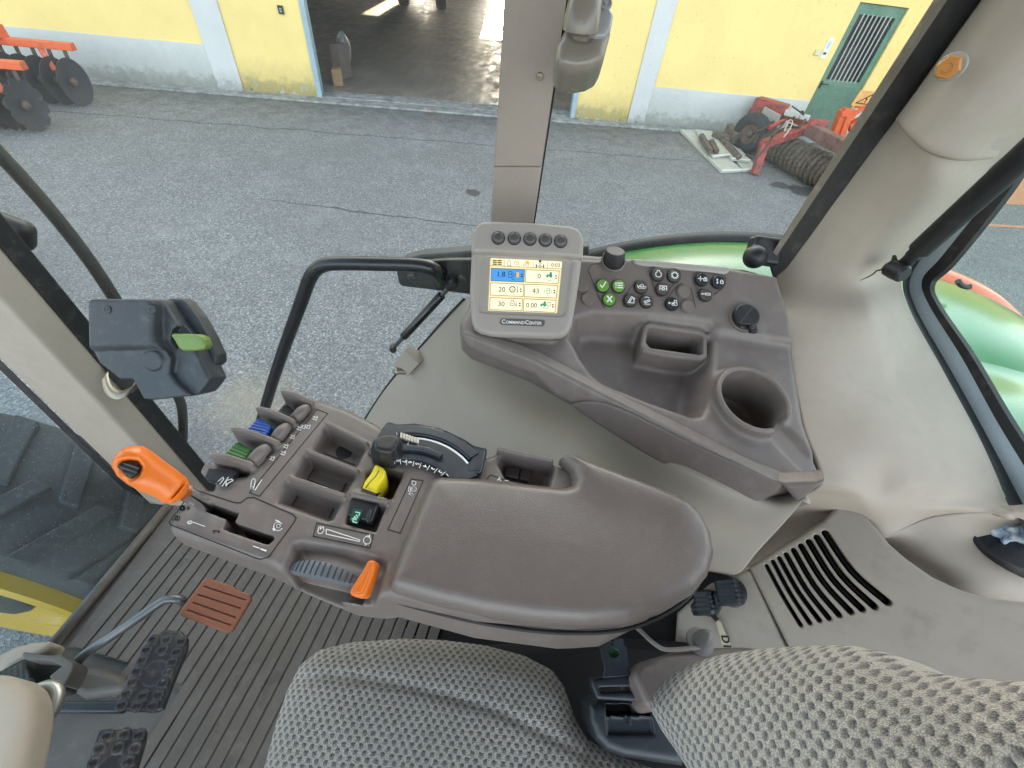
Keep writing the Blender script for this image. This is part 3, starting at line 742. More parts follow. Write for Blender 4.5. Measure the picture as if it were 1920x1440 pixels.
post_strip([(*eB, .70), ((322, 905), (0, 560), .64), ((270, 900), (0, 625), .665), (*eC, .70), ((300, 905), (0, 600), .80), ((377, 903), (0, 462), .80)], M_BEIGE, 'trim', .008)
post_strip([(*eA, .735), (*eB, .6985), (*eB, .76), (*eA, .79)], M_RUB, 'door_seal', .004)
post_strip([((238, 906), (0, 674), .7055), (*eD, .715), (*eD, .74), ((238, 906), (0, 674), .74)], M_RUB, 'window_seal', .004)
mid = thing('middle_post', 'taupe flat post rising behind the display between the two side windows', 'post', P((960, 430), y=.8))
def midbar(y0, y1, l, r, t0, t1):
    a, b = P(l[0], y=.8), P(l[1], y=.8); c, d = P(r[0], y=.8), P(r[1], y=.8)
    f = lambda p, q, t: p+(q-p)*t
    return [f(a, b, t0), f(c, d, t0), f(c, d, t1), f(a, b, t1)]
Ll = ((920, 420), (945, 0)); Rr = ((1000, 420), (1062, 0)); off = V3(0, .07, 0)
mb = MB(); mb.prism(midbar(0, 0, Ll, Rr, -.55, .322), off); mb.build('lower_cover', M_POST, mid, bevel=.0022)
mb = MB(); mb.prism(midbar(0, 0, Ll, Rr, .3235, 2.2), off); mb.build('upper_cover', M_POST, mid, bevel=.0022)
mb = MB(); pL = midbar(0, 0, ((917, 420), (942, 0)), Ll, -.55, 2.2); mb.prism([p+V3(0, .03, 0) for p in pL], V3(0, .03, 0))
pR = midbar(0, 0, Rr, ((1003, 420), (1067, 0)), -.55, 2.2); mb.prism([p+V3(0, .03, 0) for p in pR], V3(0, .03, 0)); mb.build('glass_seal', M_RUB, mid)
s = P((1012, 143), y=.7985); mb = MB(); mb.lathe(s+V3(0, .004, 0), V3(0, -1, 0), [(.0055, 0), (.0055, .004), (.004, .006), (.0025, .006), (.002, .003)], 16); mb.build('screw', M_GALV, mid)
# stalk with a glossy taupe head hanging beside the middle post
st = thing('lamp_stalk', 'glossy taupe plastic head on a tapering stalk beside the top of the middle post', 'lamp arm', P((1095, 130), y=.70))
M_GLOSST = plastic('glossy_taupe', (.20, .175, .145), .24, 900, .03, .1, (.3, .27, .23), var=.05)
M_GLOSSG = plastic('glossy_grey', (.30, .30, .31), .22, 900, .03, .1, (.3, .3, .3), var=.05)
hp = P((1092, 100), y=.70); fS = Fr(hp, ROT @ V3(1, 0, 0), ROT @ V3(0, 1, 0)); mpp = np.linalg.norm(P((1093, 100), y=.70)-hp)
def spx(x, y): return ((x/7.2+960-1092)*mpp, -(y/7.2-100)*mpp)
hd = [spx(*p) for p in ((590, 640), (700, 430), (1120, 300), (1290, 330), (1345, 350), (1330, 480), (1290, 620), (1250, 780), (1190, 890), (1060, 960), (860, 995), (720, 975), (620, 930), (580, 830))]
tl = [spx(*p) for p in ((1120, 430), (1110, 190), (1200, 150), (1280, 210), (1350, 320), (1300, 480))]
def f_head(X, Y, Z):
    d = ext(poly2(X, Y, hd), Z, -.05, .012, .016)
    a = spx(960, 0); b = spx(890, 520)
    k = spx(890, 560)
    groove = np.sqrt((X-k[0])**2+(Y-k[1])**2)+0*Z
    d = smax(d, -(np.abs(Z-.012)+np.abs(poly2(X, Y, [spx(720, 470), spx(830, 620), spx(1000, 640), spx(1080, 540), spx(1000, 480), spx(850, 500)]))-.0035), .004)
    return d
lo, hi = bounds(hd+tl, .01); sdf_obj('head', f_head, (*lo, -.07), (*hi, .04), .0022, M_GLOSST, st, fS)
lo, hi = bounds(tl, .01); sdf_obj('face', lambda X, Y, Z: ext(poly2(X, Y, [spx(*p) for p in ((1000, 560), (1080, 250), (1130, 160), (1200, 150), (1280, 200), (1345, 320), (1310, 500), (1230, 620), (1090, 630))]), Z, -.03, .0165, .006), (lo[0]-.04, lo[1]-.05, -.05), (*hi, .03), .002, M_GLOSSG, st, fS)
mb = MB(); mb.tube([fS(*spx(1040, -900), .03), fS(*spx(1010, 0), .03), fS(*spx(930, 330), .028), fS(*spx(900, 490), .026), fS(*spx(895, 560), .018)], [.0135, .0165, .021, .0225, .0225], 28); mb.build('stalk', M_GLOSST, st, angle=60)
mb = MB(); mb.lathe(fS(*spx(1225, 215), .017), fS.z, [(.008, 0), (.008, .003), (.006, .0035), (.006, .002), (.003, .002), (.0025, .0035)], 24); mb.build('button', M_GLOSSG, st)

# ------------------------------------------------------------------ rear corner trim
A_ = P((885, 640), d=.66); B_ = P((1500, 930), d=.585); C_ = P((1270, 500), d=.80)
nC = unit(np.cross(B_-A_, C_-A_)); nC = nC*np.sign(nC[2])
FC = Fr(A_, B_-A_, z=nC)                    # side console plane: u rearward along the front edge, v outward
def onC(p, k=1.0, w=0.0): return P(p, pl=(FC.o+FC.z*w, FC.z))*k
rp = thing('rear_post_trim', 'beige moulded trim of the rear corner post, flaring down beside the side console', 'trim', P((1640, 900), y=.4))
rows = [
 [P((1990, -200), y=.8), P((2040, -190), y=.74), P((2110, -160), y=.72), P((2160, -120), y=.74), P((2200, -20), y=.80)],
 [P((1840, 0), y=.8), P((1885, 25), y=.745), P((1960, 70), y=.72), P((2010, 120), y=.74), P((2060, 170), y=.80)],
 [P((1681, 219), y=.8), P((1722, 238), y=.745), P((1775, 262), y=.72), P((1830, 285), y=.74), P((1878, 296), y=.81)],
 [P((1640, 272), y=.8), P((1690, 310), y=.745), P((1745, 345), y=.72), P((1790, 355), y=.75), P((1830, 350), y=.82)],
 [P((1560, 380), y=.8), P((1610, 410), y=.76), P((1660, 435), y=.735), P((1715, 440), y=.76), P((1755, 435), y=.83)],
 [P((1457, 514), y=.8), P((1520, 525), y=.752), P((1597, 530), y=.72), P((1640, 520), y=.75), P((1692, 505), x=.75)],
 [onC((1464, 592), 1.015), P((1530, 600), y=.647), P((1610, 600), y=.635), P((1650, 590), y=.66), P((1702, 572), x=.75)],
 [onC((1478, 662), 1.015), P((1550, 690), y=.553), P((1640, 700), y=.56), P((1690, 695), y=.585), P((1767, 692), x=.75)],
 [onC((1506, 797), 1.02), P((1570, 810), y=.443), P((1640, 820), y=.436), P((1710, 812), y=.455), P((1830, 808), x=.75)],
 [onC((1542, 899), 1.03), P((1592, 905), x=.498), P((1645, 905), x=.556), P((1720, 895), x=.605), P((1868, 890), x=.75)],
 [P((1490, 935), z=-.57), P((1590, 935), z=-.535), P((1645, 945), z=-.535), P((1730, 938), z=-.52), P((1885, 935), x=.75)],
 [P((1455, 962), z=-.66), P((1570, 975), z=-.62), P((1650, 978), z=-.57), P((1740, 958), z=-.535), P((1893, 950), x=.745)],
 [P((1385, 1075), z=-.76), P((1520, 1030), z=-.70), P((1640, 1015), z=-.60), P((1750, 968), z=-.556), P((1900, 960), x=.735)],
]
mb = MB(); mb.grid(patch(rows, 7)); tr_ = mb.build('inner_trim', M_BEIGE, rp, angle=180, thick=-.012)
cvr = [[r*.985 for r in rows[0]], [r*.985 for r in rows[1]],
       [P((1712, 178), y=.785), P((1742, 205), y=.727), P((1792, 232), y=.703), P((1850, 250), y=.724), P((1905, 258), y=.785)],
       [P((1681, 220), y=.785), P((1704, 250), y=.727), P((1745, 282), y=.703), P((1806, 297), y=.724), P((1868, 293), y=.785)],
       [P((1681, 221), y=.80), P((1705, 252), y=.742), P((1746, 285), y=.72), P((1806, 300), y=.74), P((1868, 296), y=.80)]]
mb = MB(); mb.grid(patch(cvr, 8)); mb.build('upper_cover', M_BEIGE, rp, 'upper beige cover overlapping the corner trim', angle=180, thick=-.006)
# lower ledge with the round grommet
led = [[rows[-1][i]*1.004 for i in (1, 2, 3, 4)]+[P((2010, 955), x=.75)],
       [P((1585, 1000), z=-.66), P((1672, 1010), z=-.605), P((1762, 1010), z=-.575), P((1880, 1010), z=-.575), P((2010, 1000), z=-.575)],
       [P((1600, 1040), z=-.69), P((1705, 1050), z=-.62), P((1790, 1065), z=-.588), P((1890, 1075), z=-.58), P((2010, 1080), z=-.58)],
       [P((1640, 1080), z=-.70), P((1740, 1090), z=-.645), P((1812, 1108), z=-.61), P((1900, 1118), z=-.60), P((2010, 1120), z=-.60)],
       [P((1660, 1110), z=-.73), P((1760, 1125), z=-.68), P((1830, 1140), z=-.65), P((1910, 1150), z=-.64), P((2010, 1150), z=-.64)]]
mb = MB(); mb.grid(patch(led, 7)); mb.build('lower_ledge', M_BEIGE, rp, angle=180, thick=-.01)
# seal strip along the window edge of the post
def strip(a0, a1, b0, b1, y0, y1, dep, t0=-.05, t1=1.8):
    A0, A1, B0, B1 = P(a0, y=y0), P(a1, y=y0), P(b0, y=y1), P(b1, y=y1)
    f = lambda p, q, t: p+(q-p)*t
    return [f(A0, A1, t0), f(B0, B1, t0), f(B0, B1, t1), f(A0, A1, t1)]
mb = MB(); mb.prism(strip((1453, 470), (1767, 0), (1468, 514), (1850, 0), .80, .797, 0, -.06), V3(0, .006, 0)); mb.build('side_window_seal', M_RUB, rp, bevel=.004)
mb = MB(); mb.prism(strip((1446, 479), (1752, 0), (1460, 474), (1776, 0), .797, .794, 0, -.06), V3(0, .002, 0)); mb.build('weathered_seal', plastic('weathered_seal', (.17, .145, .11), .8, 200, .3, .6, (.33, .29, .23)), rp)
# orange hexagon bolt
bp = P((1783, 125), y=.7); bn = unit(-bp+V3(-.12, -.02, -.05)); bolt = thing('orange_bolt', 'orange capped hexagon bolt in the upper beige corner post', 'bolt', bp)
mb = MB(); mb.lathe(bp-bn*.02, bn, [(.0150, .012), (.0150, .018), (.014, .0205), (.0, .021)], 36); mb.build('washer', flat('pale_washer', (.33, .32, .28), .5), bolt)
mb = MB(); mb.lathe(bp-bn*.001, bn, [(.0125, .012), (.0125, .025), (.011, .0275), (.0, .028)], 6); mb.mat(1)
o = fb = Fr(bp+bn*.0275, np.cross(bn, V3(0, 0, 1)), z=bn); mb.mat(0); mb.tube([fb(.0055*math.cos(a), .0055*math.sin(a), .0) for a in np.linspace(.6, 5.6, 18)], .0012, 6); mb.build('bolt_head', plastic('orange_cap', (.50, .20, .03), .45, 200, .1, .5, (.25, .12, .03)), bolt, bevel=.002)
# ------------------------------------------------------------------ rear window with gasket
rw = thing('rear_window', 'rear window pane with thick black gasket beside the beige corner trim', 'window', P((1850, 800), x=.8))
def band(inn, out, x0, x1, dep):
    G = [catmull([P(p, x=x0) for p in inn], 6), catmull([P(p, x=x1) for p in out], 6)]
    G = np.array(G); B = G+V3(dep, .0, 0)
    return np.array([G[0], G[1], B[1], B[0], G[0]])
i1 = [(1900, 225), (1838, 320), (1735, 455), (1694, 520), (1705, 578), (1767, 695), (1828, 812), (1890, 940), (1918, 990), (1950, 1060)]
i2 = [(1906, 228), (1846, 325), (1742, 460), (1703, 524), (1715, 580), (1777, 690), (1841, 806), (1906, 930), (1930, 978), (1965, 1045)]
i3 = [(1932, 248), (1872, 345), (1768, 478), (1729, 525), (1742, 572), (1803, 670), (1868, 788), (1936, 900), (1958, 945), (1990, 1010)]
i4 = [(1950, 262), (1890, 360), (1785, 492), (1745, 532), (1757, 572), (1822, 668), (1888, 780), (1953, 880), (1975, 920), (2005, 980)]
mb = MB(); mb.grid(band(i1, i2, .757, .797, .004)); mb.build('inner_gasket', M_RUB, rw, angle=60)
mb = MB(); mb.grid(band(i2, i3, .80, .80, .004)); mb.build('glass_border', plastic('glass_edge_sky_tint', (.60, .69, .76), .3, 400, .05, .2, (.4, .45, .5)), rw, angle=60)  # pale blue base colour stands for the sky reflected in the glass border
mb = MB(); mb.grid(band(i3, i4, .796, .80, .010)); mb.build('outer_gasket', M_RUB, rw, angle=60)
mb = MB(); gp = [P(p, x=.822) for p in i4]+[P((2400, 920), x=.822), P((2400, 100), x=.822), P((1990, 100), x=.822)]
mb.prism(gp, V3(.005, 0, 0)); mb.build('pane', M_GLASSG, rw)
# gas strut of the rear window
gs = thing('gas_strut', 'black gas strut running up along the beige corner post to the rear window', 'gas strut', P((1690, 500), y=.70))
e0 = P((1686, 503), y=.70); e1 = P((1920, 292), y=.62); ed = unit(e1-e0); el = np.linalg.norm(e1-e0)
tt = lambda px: P(px, y=.70)
sA = .20*el
mb = MB(); mb.tube([e0+ed*sA, e0+ed*(sA+.004), e0+ed*(el*1.9)], [.0125, .0155, .0155], 24); mb.build('cylinder', M_BLK, gs)
mb = MB(); mb.tube([e0+ed*.012, e0+ed*sA], .0062, 16); mb.build('rod', flat('dark_rod', (.03, .03, .032), .25), gs)
mb = MB(); mb.tube([e0+ed*.004, e0+ed*.03, e0+ed*.031, e0+ed*.036, e0+ed*.037, e0+ed*.05], [.0095, .0095, .011, .011, .009, .008], 18); mb.lathe(e0-V3(.012, .01, .0), V3(.3, -.9, .15), [(.013, -.012), (.014, 0), (.014, .014), (.011, .018)], 20); mb.build('end_joint', M_BLK, gs)
# torn hole in the trim under the strut
hb = MB(); hp_ = [(1655, 505), (1662, 497), (1672, 492), (1676, 481), (1681, 480), (1683, 487), (1690, 492), (1697, 500), (1688, 510), (1672, 508)]
hb.prism([P(p, y=.712) for p in hp_], V3(.0, .004, 0)); hb.tube([P((1655, 505), y=.711), P((1643, 508), y=.712), P((1637, 514), y=.715), P((1628, 519), y=.715), P((1612, 526), y=.714)], [.0016, .0012, .0012, .0011, .0005], 6)
hb.build('torn_hole', plastic('torn_foam', (.055, .04, .028), .9, 200, .4, .3), rp, 'torn dark hole with a crack under the strut end')
# grommet with crumpled blue wipe
gf = Fr(P((1898, 1000), z=-.565), V3(1, 0, 0), z=V3(-.18, -.05, 1))
gro = thing('round_grommet', 'black round rubber grommet set in the beige ledge under the rear window', 'grommet', gf.o)
mb = MB(); mb.lathe(gf.o, gf.z, [(.066, -.012), (.066, .003), (.062, .007), (.057, .004)], 40); mb.build('ring', M_RUB, gro, angle=50)
mb = MB(); mb.lathe(gf.o, gf.z, [(.057, -.006), (.057, .004), (.044, -.004), (.043, -.012)], 40); mb.build('dusty_cup', plastic('dusty_grey', (.20, .19, .17), .8, 120, .3, .6, (.35, .33, .3)), gro, angle=50)
mb = MB(); mb.lathe(gf.o, gf.z, [(.0435, -.02), (.0435, -.004), (.0, -.012)], 32); mb.build('bore', flat('bore_black', (.012, .012, .012), .7), gro)
def f_wipe(X, Y, Z):
    r = np.sqrt(X**2+Y**2*1.5+Z**2*1.4); a = np.arctan2(Y, X)
    return r-.022-.004*np.sin(5*a+90*Z)-.003*np.sin(11*a-140*X)-.0035*np.sin(230*Z+170*X)-.002*np.sin(400*Y+150*Z)
wf = Fr(P((1896, 996), z=-.555), gf.x, z=gf.z)
def m_wipe():
    m, t = nt('blue_white_tissue'); co = objco(t); n1 = noise(t, co, 70, 5, .6)
    g = ramp(t, n1, [(.36, (.08, .16, .40)), (.46, (.42, .52, .66)), (.6, (.62, .68, .72))]); finish(t, g, .8, n1, .4, .004); return m
tag(sdf_obj('crumpled_tissue', f_wipe, (-.04, -.04, -.03), (.04, .04, .035), .0016, m_wipe(), None, wf), 'crumpled blue and white tissue stuffed in the round black grommet', 'tissue')

# ------------------------------------------------------------------ vent panel behind the seat
va, vb_, vc = P((1585, 945), z=-.575), P((1930, 1135), x=.70), P((1300, 1190), z=-.80)
vn = unit(np.cross(vb_-va, vc-va)); vn = vn*np.sign(vn[2]); FV = Fr(va, P((1670, 1140), pl=(va, vn))-va, z=vn)
vp = thing('vent_panel', 'grey plastic panel with a louvred vent behind the seat', 'panel', va)
out = [(1545, 975), (1572, 945), (1592, 942), (1612, 955), (1640, 985), (1668, 1020), (1700, 1048), (1750, 1083), (1800, 1106), (1860, 1124), (1930, 1132), (2010, 1135), (2010, 1400), (1480, 1400), (1484, 1225), (1403, 1062), (1470, 1020)]
outl = FV.pxs(out); slots = []
tops = [(1437, 1061), (1449, 1053), (1461, 1047), (1474, 1040), (1488, 1032), (1502, 1024), (1517, 1016), (1532, 1008), (1548, 1000)]
bots = [(1501, 1172), (1518, 1168), (1536, 1163), (1554, 1159), (1573, 1153), (1595, 1147), (1616, 1142), (1639, 1137), (1664, 1129)]
for i, (a, b) in enumerate(zip(tops, bots)):
    mid_ = ((a[0]+b[0])/2-1-i*.9, (a[1]+b[1])/2+2+i*.6); slots.append([FV.px(p) for p in (a, mid_, b)])
def seg2(X, Y, a, b):
    ax, ay = a; ex, ey = b[0]-a[0], b[1]-a[1]; t = np.clip(((X-ax)*ex+(Y-ay)*ey)/(ex*ex+ey*ey), 0, 1); return np.sqrt((X-ax-ex*t)**2+(Y-ay-ey*t)**2)
def f_vent(X, Y, Z):
    d = ext(poly2(X, Y, outl), Z, -.03, 0, .006)
    for i_, sl in enumerate(slots):
        cp = catmull([np.array(q) for q in sl], 4); s_ = None
        for a, b in zip(cp[:-1], cp[1:]):
            q = seg2(X, Y, a, b); s_ = q if s_ is None else np.minimum(s_, q)
        d = np.maximum(d, -(s_-(.0031+.00026*i_)))
    return d
lo, hi = bounds(outl, .012); sdf_obj('cover', f_vent, (*lo, -.035), (*hi, .008), .0014, M_VENT, vp, FV)
mb = MB(); q_ = [FV.px(p) for p in ((1425, 1050), (1560, 985), (1690, 1130), (1490, 1190))]; mb.prism([FV(a, b, -.031) for a, b in q_], -FV.z*.004); mb.build('vent_duct', flat('duct_black', (.004, .004, .004), .9), vp)
mb = MB()
for i, sl in enumerate(slots[3:]):
    cp = catmull([np.array(q) for q in sl], 5)
    G = [[FV(p[0]-.004, p[1], -.0205) for p in cp], [FV(p[0]+.0045, p[1], -.0125) for p in cp]]; mb.grid(G)
mb.build('louvre', plastic('dark_louvre', (.016, .015, .014), .5), vp, thick=.001)
out2 = FV.pxs([(1405, 1066), (1480, 1228), (1478, 1400), (1250, 1400), (1268, 1150), (1330, 1095)])
lo, hi = bounds(out2, .012); sdf_obj('side_piece', lambda X, Y, Z: ext(poly2(X, Y, out2), Z, -.03, -.003, .005), (*lo, -.035), (*hi, .006), .0028, M_VENT, vp, FV, 'plain side piece left of the louvred cover')

# ------------------------------------------------------------------ right rear fender seen through the windows
fen = thing('rear_fender', 'green rear fender with black rubber lip outside the side window', 'fender', V3(.65, 1.05, -1.56))
FCV = catmull([V3(*p) for p in ((-.42, 0, -1.35), (-.32, 0, -1.12), (-.1, 0, -.86), (.18, 0, -.683), (.49, 0, -.578), (.8, 0, -.548), (1.21, 0, -.58), (1.47, 0, -.637), (1.655, 0, -.723), (1.85, 0, -.87), (1.98, 0, -1.1), (2.0, 0, -1.4))], 8)
FNM = []
for i in range(len(FCV)):
    d_ = unit(FCV[min(i+1, len(FCV)-1)]-FCV[max(i-1, 0)]); FNM.append(V3(-d_[2], 0, d_[0]))
def fen_grid(prof, x0, x1):
    ids = [i for i in range(len(FCV)) if x0 <= FCV[i][0] <= x1]
    return np.array([[FCV[i]+FNM[i]*(r-1.0)+V3(0, y, 0) for i in ids] for (y, r) in prof])
def cpro(pts): return [(p[0], p[1]) for p in catmull([V3(y, r, 0) for y, r in pts], 4)]
mb = MB(); mb.grid(fen_grid(cpro([(.842, .80), (.846, .90), (.87, .955), (.94, .985), (1.08, 1.0), (1.2, .995), (1.272, .982)]), -1, 3)); mb.build('shell', M_GREENP, fen, angle=180, thick=.006)
mb = MB(); mb.grid(fen_grid([(1.268, .984), (1.275, .995), (1.30, 1.0), (1.322, .985), (1.325, .95), (1.315, .94), (1.28, .96), (1.268, .97)], -1, 1.22)); mb.build('rubber_lip', M_RUB, fen, angle=60)
mb = MB(); mb.grid(fen_grid([(1.262, .980), (1.275, .998), (1.32, 1.0), (1.33, .98), (1.325, .93), (1.262, .93)], 1.2, 3)); mb.build('marker_strip', M_ORLENS, fen, 'orange red reflective strip along the rear edge', angle=60)
mb = MB(); mb.grid(fen_grid(cpro([(.38, .60), (.40, .78), (.45, .88), (.56, .94), (.70, .965), (.84, .955), (.90, .965)]), .86, 3)); mb.build('inner_shell', M_GREENP, fen, angle=180, thick=.006)
lp = P((1945, 655), y=1.2)
def f_lamp(X, Y, Z): return rbox(X, Y, Z, (0, 0, 0), (.06, .08, .075), .04)
fl_ = Fr(lp+V3(.06, .06, -.02), V3(1, 0, 0), z=V3(-.35, 0, 1)); sdf_obj('tail_lamp', f_lamp, (-.13, -.12, -.16), (.13, .12, .16), .008, M_REDP, fen, fl_, 'red tail lamp lens')
mb = MB(); a = P((1800, 530), y=1.12); mb.tube(catmull([P((1796, 527), y=1.1), P((1802, 534), y=1.1), P((1812, 538), y=1.1), P((1820, 537), y=1.1)], 5), .007, 8); mb.build('clip', M_BLK, fen)
# ------------------------------------------------------------------ front wheel seen through the lower front glass
fw_ = thing('tractor_wheel', 'big black lugged tyre on a yellow rim seen past the front floor edge', 'wheel', V3(-1.97, .6, -2.7))
WC = V3(-1.97, .36, -2.0); WA = unit(V3(.02, 1, 0))
R = .70
mb = MB(); mb.lathe(WC, WA, [(.40, .06), (.46, .045), (.56, .04), (.64, .05), (.665, .09), (.672, .25), (.665, .41), (.64, .47), (.56, .52), (.44, .53), (.40, .5)], 72)
for k in range(22):
    for side in (0, 1):
        th = 2*math.pi*(k+.5*side)/22; v0, v1 = (.27, .035) if side == 0 else (.23, .465)
        def q(v, dth, r): t = th+dth; return WC+WA*v+V3(math.cos(t), 0, math.sin(t))*r
        mb.hexa([q(v0, .03, .65), q(v1, .16, .62), q(v1, .27, .62), q(v0, .12, .65), q(v0, .03, .705), q(v1, .16, .69), q(v1, .27, .69), q(v0, .12, .705)])
mb.build('tyre', M_TYRE, fw_, bevel=.008)
mb = MB(); mb.lathe(WC, WA, [(.445, .07), (.455, .0), (.44, -.014), (.415, -.012), (.405, .018), (.36, .03), (.35, .012), (.31, .012), (.30, .04), (.0, .045)], 72); mb.build('rim', M_YRIM, fw_, angle=40)
mb = MB(); mb.lathe(WC, WA, [(.0, .0), (.13, .0), (.16, .02), (.17, .05)], 36); mb.build('hub', flat('hub_dark', (.03, .035, .03), .5), fw_)
# ------------------------------------------------------------------ glass panes
dg = thing('door_glass', 'clear glass pane of the cab door between the front post and the middle post', 'window', P((650, 700), y=.83))
def pane(mb, pts, y): mb.prism([P(p, y=y) for p in pts], V3(0, .004, 0)); return mb
edge = catmull([P(p, y=.765) for p in ((872, 560), (835, 598), (790, 650), (745, 700), (705, 755), (660, 830), (620, 920))], 5)
ytop = .50
gpts = [P((395, 900), y=.765), P((-4, 415), y=.765)+V3(-.06, 0, .95), P((930, 100), y=.765)+V3(0, 0, .3), P((921, 420), y=.765), P((905, 500), y=.765)]+edge
mb = MB(); mb.prism(gpts, V3(0, .004, 0)); mb.build('pane', M_GLASS, dg)
mb = MB(); mb.tube([e+V3(0, -.004, 0) for e in edge], .005, 8); mb.build('edge_seal', M_RUB, dg, angle=180)
mb = MB(); G = [[e+V3(.012, .004, .004) for e in edge], [e+V3(.03, .004, .012) for e in edge]]; mb.grid(G); mb.build('edge_strip', plastic('pale_green_edge', (.36, .40, .36), .4), dg, thick=.004)
fg = thing('front_glass', 'lower front window pane in front of the floor edge, the big wheel behind it', 'window', P((316, 950), z=ZF))
g0, g1 = P((316, 950), z=ZF+.0), P((92, 1218), z=ZF+.0); gd = (g0-g1)/(g0-g1)[1]
fpl = (g1-V3(.012, 0, 0), V3(gd[1], -gd[0], 0)); gq = [P((311, 952), pl=fpl), P((231, 917), pl=fpl), P((-1, 696), pl=fpl)]; gq.append(gq[2]+(gq[2]-gq[1])*((.40-gq[2][2])/(gq[2][2]-gq[1][2]))); gb_ = g1+gd*(-.9-g1[1])-V3(.012, 0, 0)
mb = MB(); mb.prism(gq+[V3(gb_[0], gb_[1], .40), gb_], V3(-.005, 0, 0)); mb.build('pane', m_glass('front_pane', (.84, .92, .95), .13), fg)  # heavier dust film also paints the haze of reflections over the wheel
sg = thing('side_glass', 'clear fixed side window pane between the middle post and the rear corner post', 'window', P((1250, 450), y=.84))
mb = MB(); mb.prism([P((1003, 424), y=.83), P((1062, 0), y=.83)+V3(.0, 0, .3), P((1860, -40), y=.83), P((1452, 508), y=.83), P((1420, 560), y=.83), P((1010, 560), y=.83)], V3(0, .004, 0)); mb.build('pane', M_GLASS, sg)
# outer black grab rail beyond the front post
ra = thing('outer_rail', 'black outer hand rail curving past the door outside the front post', 'rail', P((340, 780), y=.98))
pth = catmull([P((-140, 150), y=.98), P((0, 290), y=.98), P((90, 390), y=.98), P((165, 485), y=.98), P((215, 560), y=.98), P((275, 655), y=.98), P((330, 735), y=.98), P((343, 790), y=.98), P((340, 900), y=.98)], 6)
mb = MB(); mb.tube(pth, .0165, 16); mb.build('tube', M_BLK, ra, angle=180)
mi = P((28, 437), y=1.02)
fm = Fr(mi, unit(V3(1, .3, -.5)), z=unit(V3(.2, -1, .3)))
tag(sdf_obj('outer_lamp', lambda X, Y, Z: rbox(X, Y, Z, (-.03, 0, 0), (.075, .045, .03), .028), (-.13, -.07, -.05), (.07, .07, .05), .004, M_BLK, None, fm), 'dark rounded lamp housing outside behind the front post seal', 'lamp')

# ------------------------------------------------------------------ cab roof overhead, out of view, added to shade the interior
ro = MB(); rfr = Fr(V3(-.15, -.05, .46), -FWD, z=V3(0, 0, 1))
ro.box(rfr, -1.0, 1.05, -.95, .95, 0, .12)
tag(ro.build('cab_roof', M_BEIGE, None, bevel=.04, seg=3), 'beige cab roof overhead, out of view, added to shade the cab', 'roof')
# ================================================================== SIDE CONSOLE (shelf with buttons, tray and cup holder)
cam_n = ROT @ V3(0, 0, 1)
sc = thing('side_console', 'dark taupe side console with button panel, tray and cup holder under the side window', 'console', onC((1200, 760)))
def z8(pts): return zm(pts, Z3, 860, 400)
outl = FC.pxs([(873, 578), (862, 600), (866, 628), (884, 645), (1000, 690), (1080, 735), (1180, 785), (1300, 848), (1440, 915), (1462, 922), (1500, 915), (1550, 898), (1512, 792), (1490, 655), (1478, 590), (1452, 516), (1395, 500), (1180, 480), (1060, 470), (900, 520)])
q1, q2 = onC((1075, 586)), onC((1357, 609))
FP = Fr(q1, q2-q1, z=cam_n*.8+V3(0, 0, .25))
rise = FP.pxs([(1040, 480), (1120, 486), (1150, 482), (1180, 484), (1368, 502), (1395, 506), (1458, 517), (1484, 600), (1488, 640), (1357, 620), (1075, 596), (1030, 590)])
tray = FC.pxs(z8([(585, 640), (620, 548), (700, 535), (960, 560), (1180, 592), (1275, 610), (1300, 650), (1297, 760), (1262, 990), (1240, 1030), (1205, 1035), (980, 955), (760, 868), (700, 825), (640, 740)]))
pock = FC.pxs(z8([(938, 680), (950, 570), (985, 560), (1250, 598), (1285, 620), (1285, 735), (1255, 752), (1100, 735), (950, 705)]))
hole = FC.pxs(z8([(966, 660), (975, 592), (990, 585), (1245, 622), (1262, 635), (1262, 715), (1245, 725), (985, 688)]))
cupc = FC.px((1416, 745), .02); cdir = FC.px((1486, 842), .0); ca = math.atan2(cdir[1]-cupc[1], cdir[0]-cupc[0])
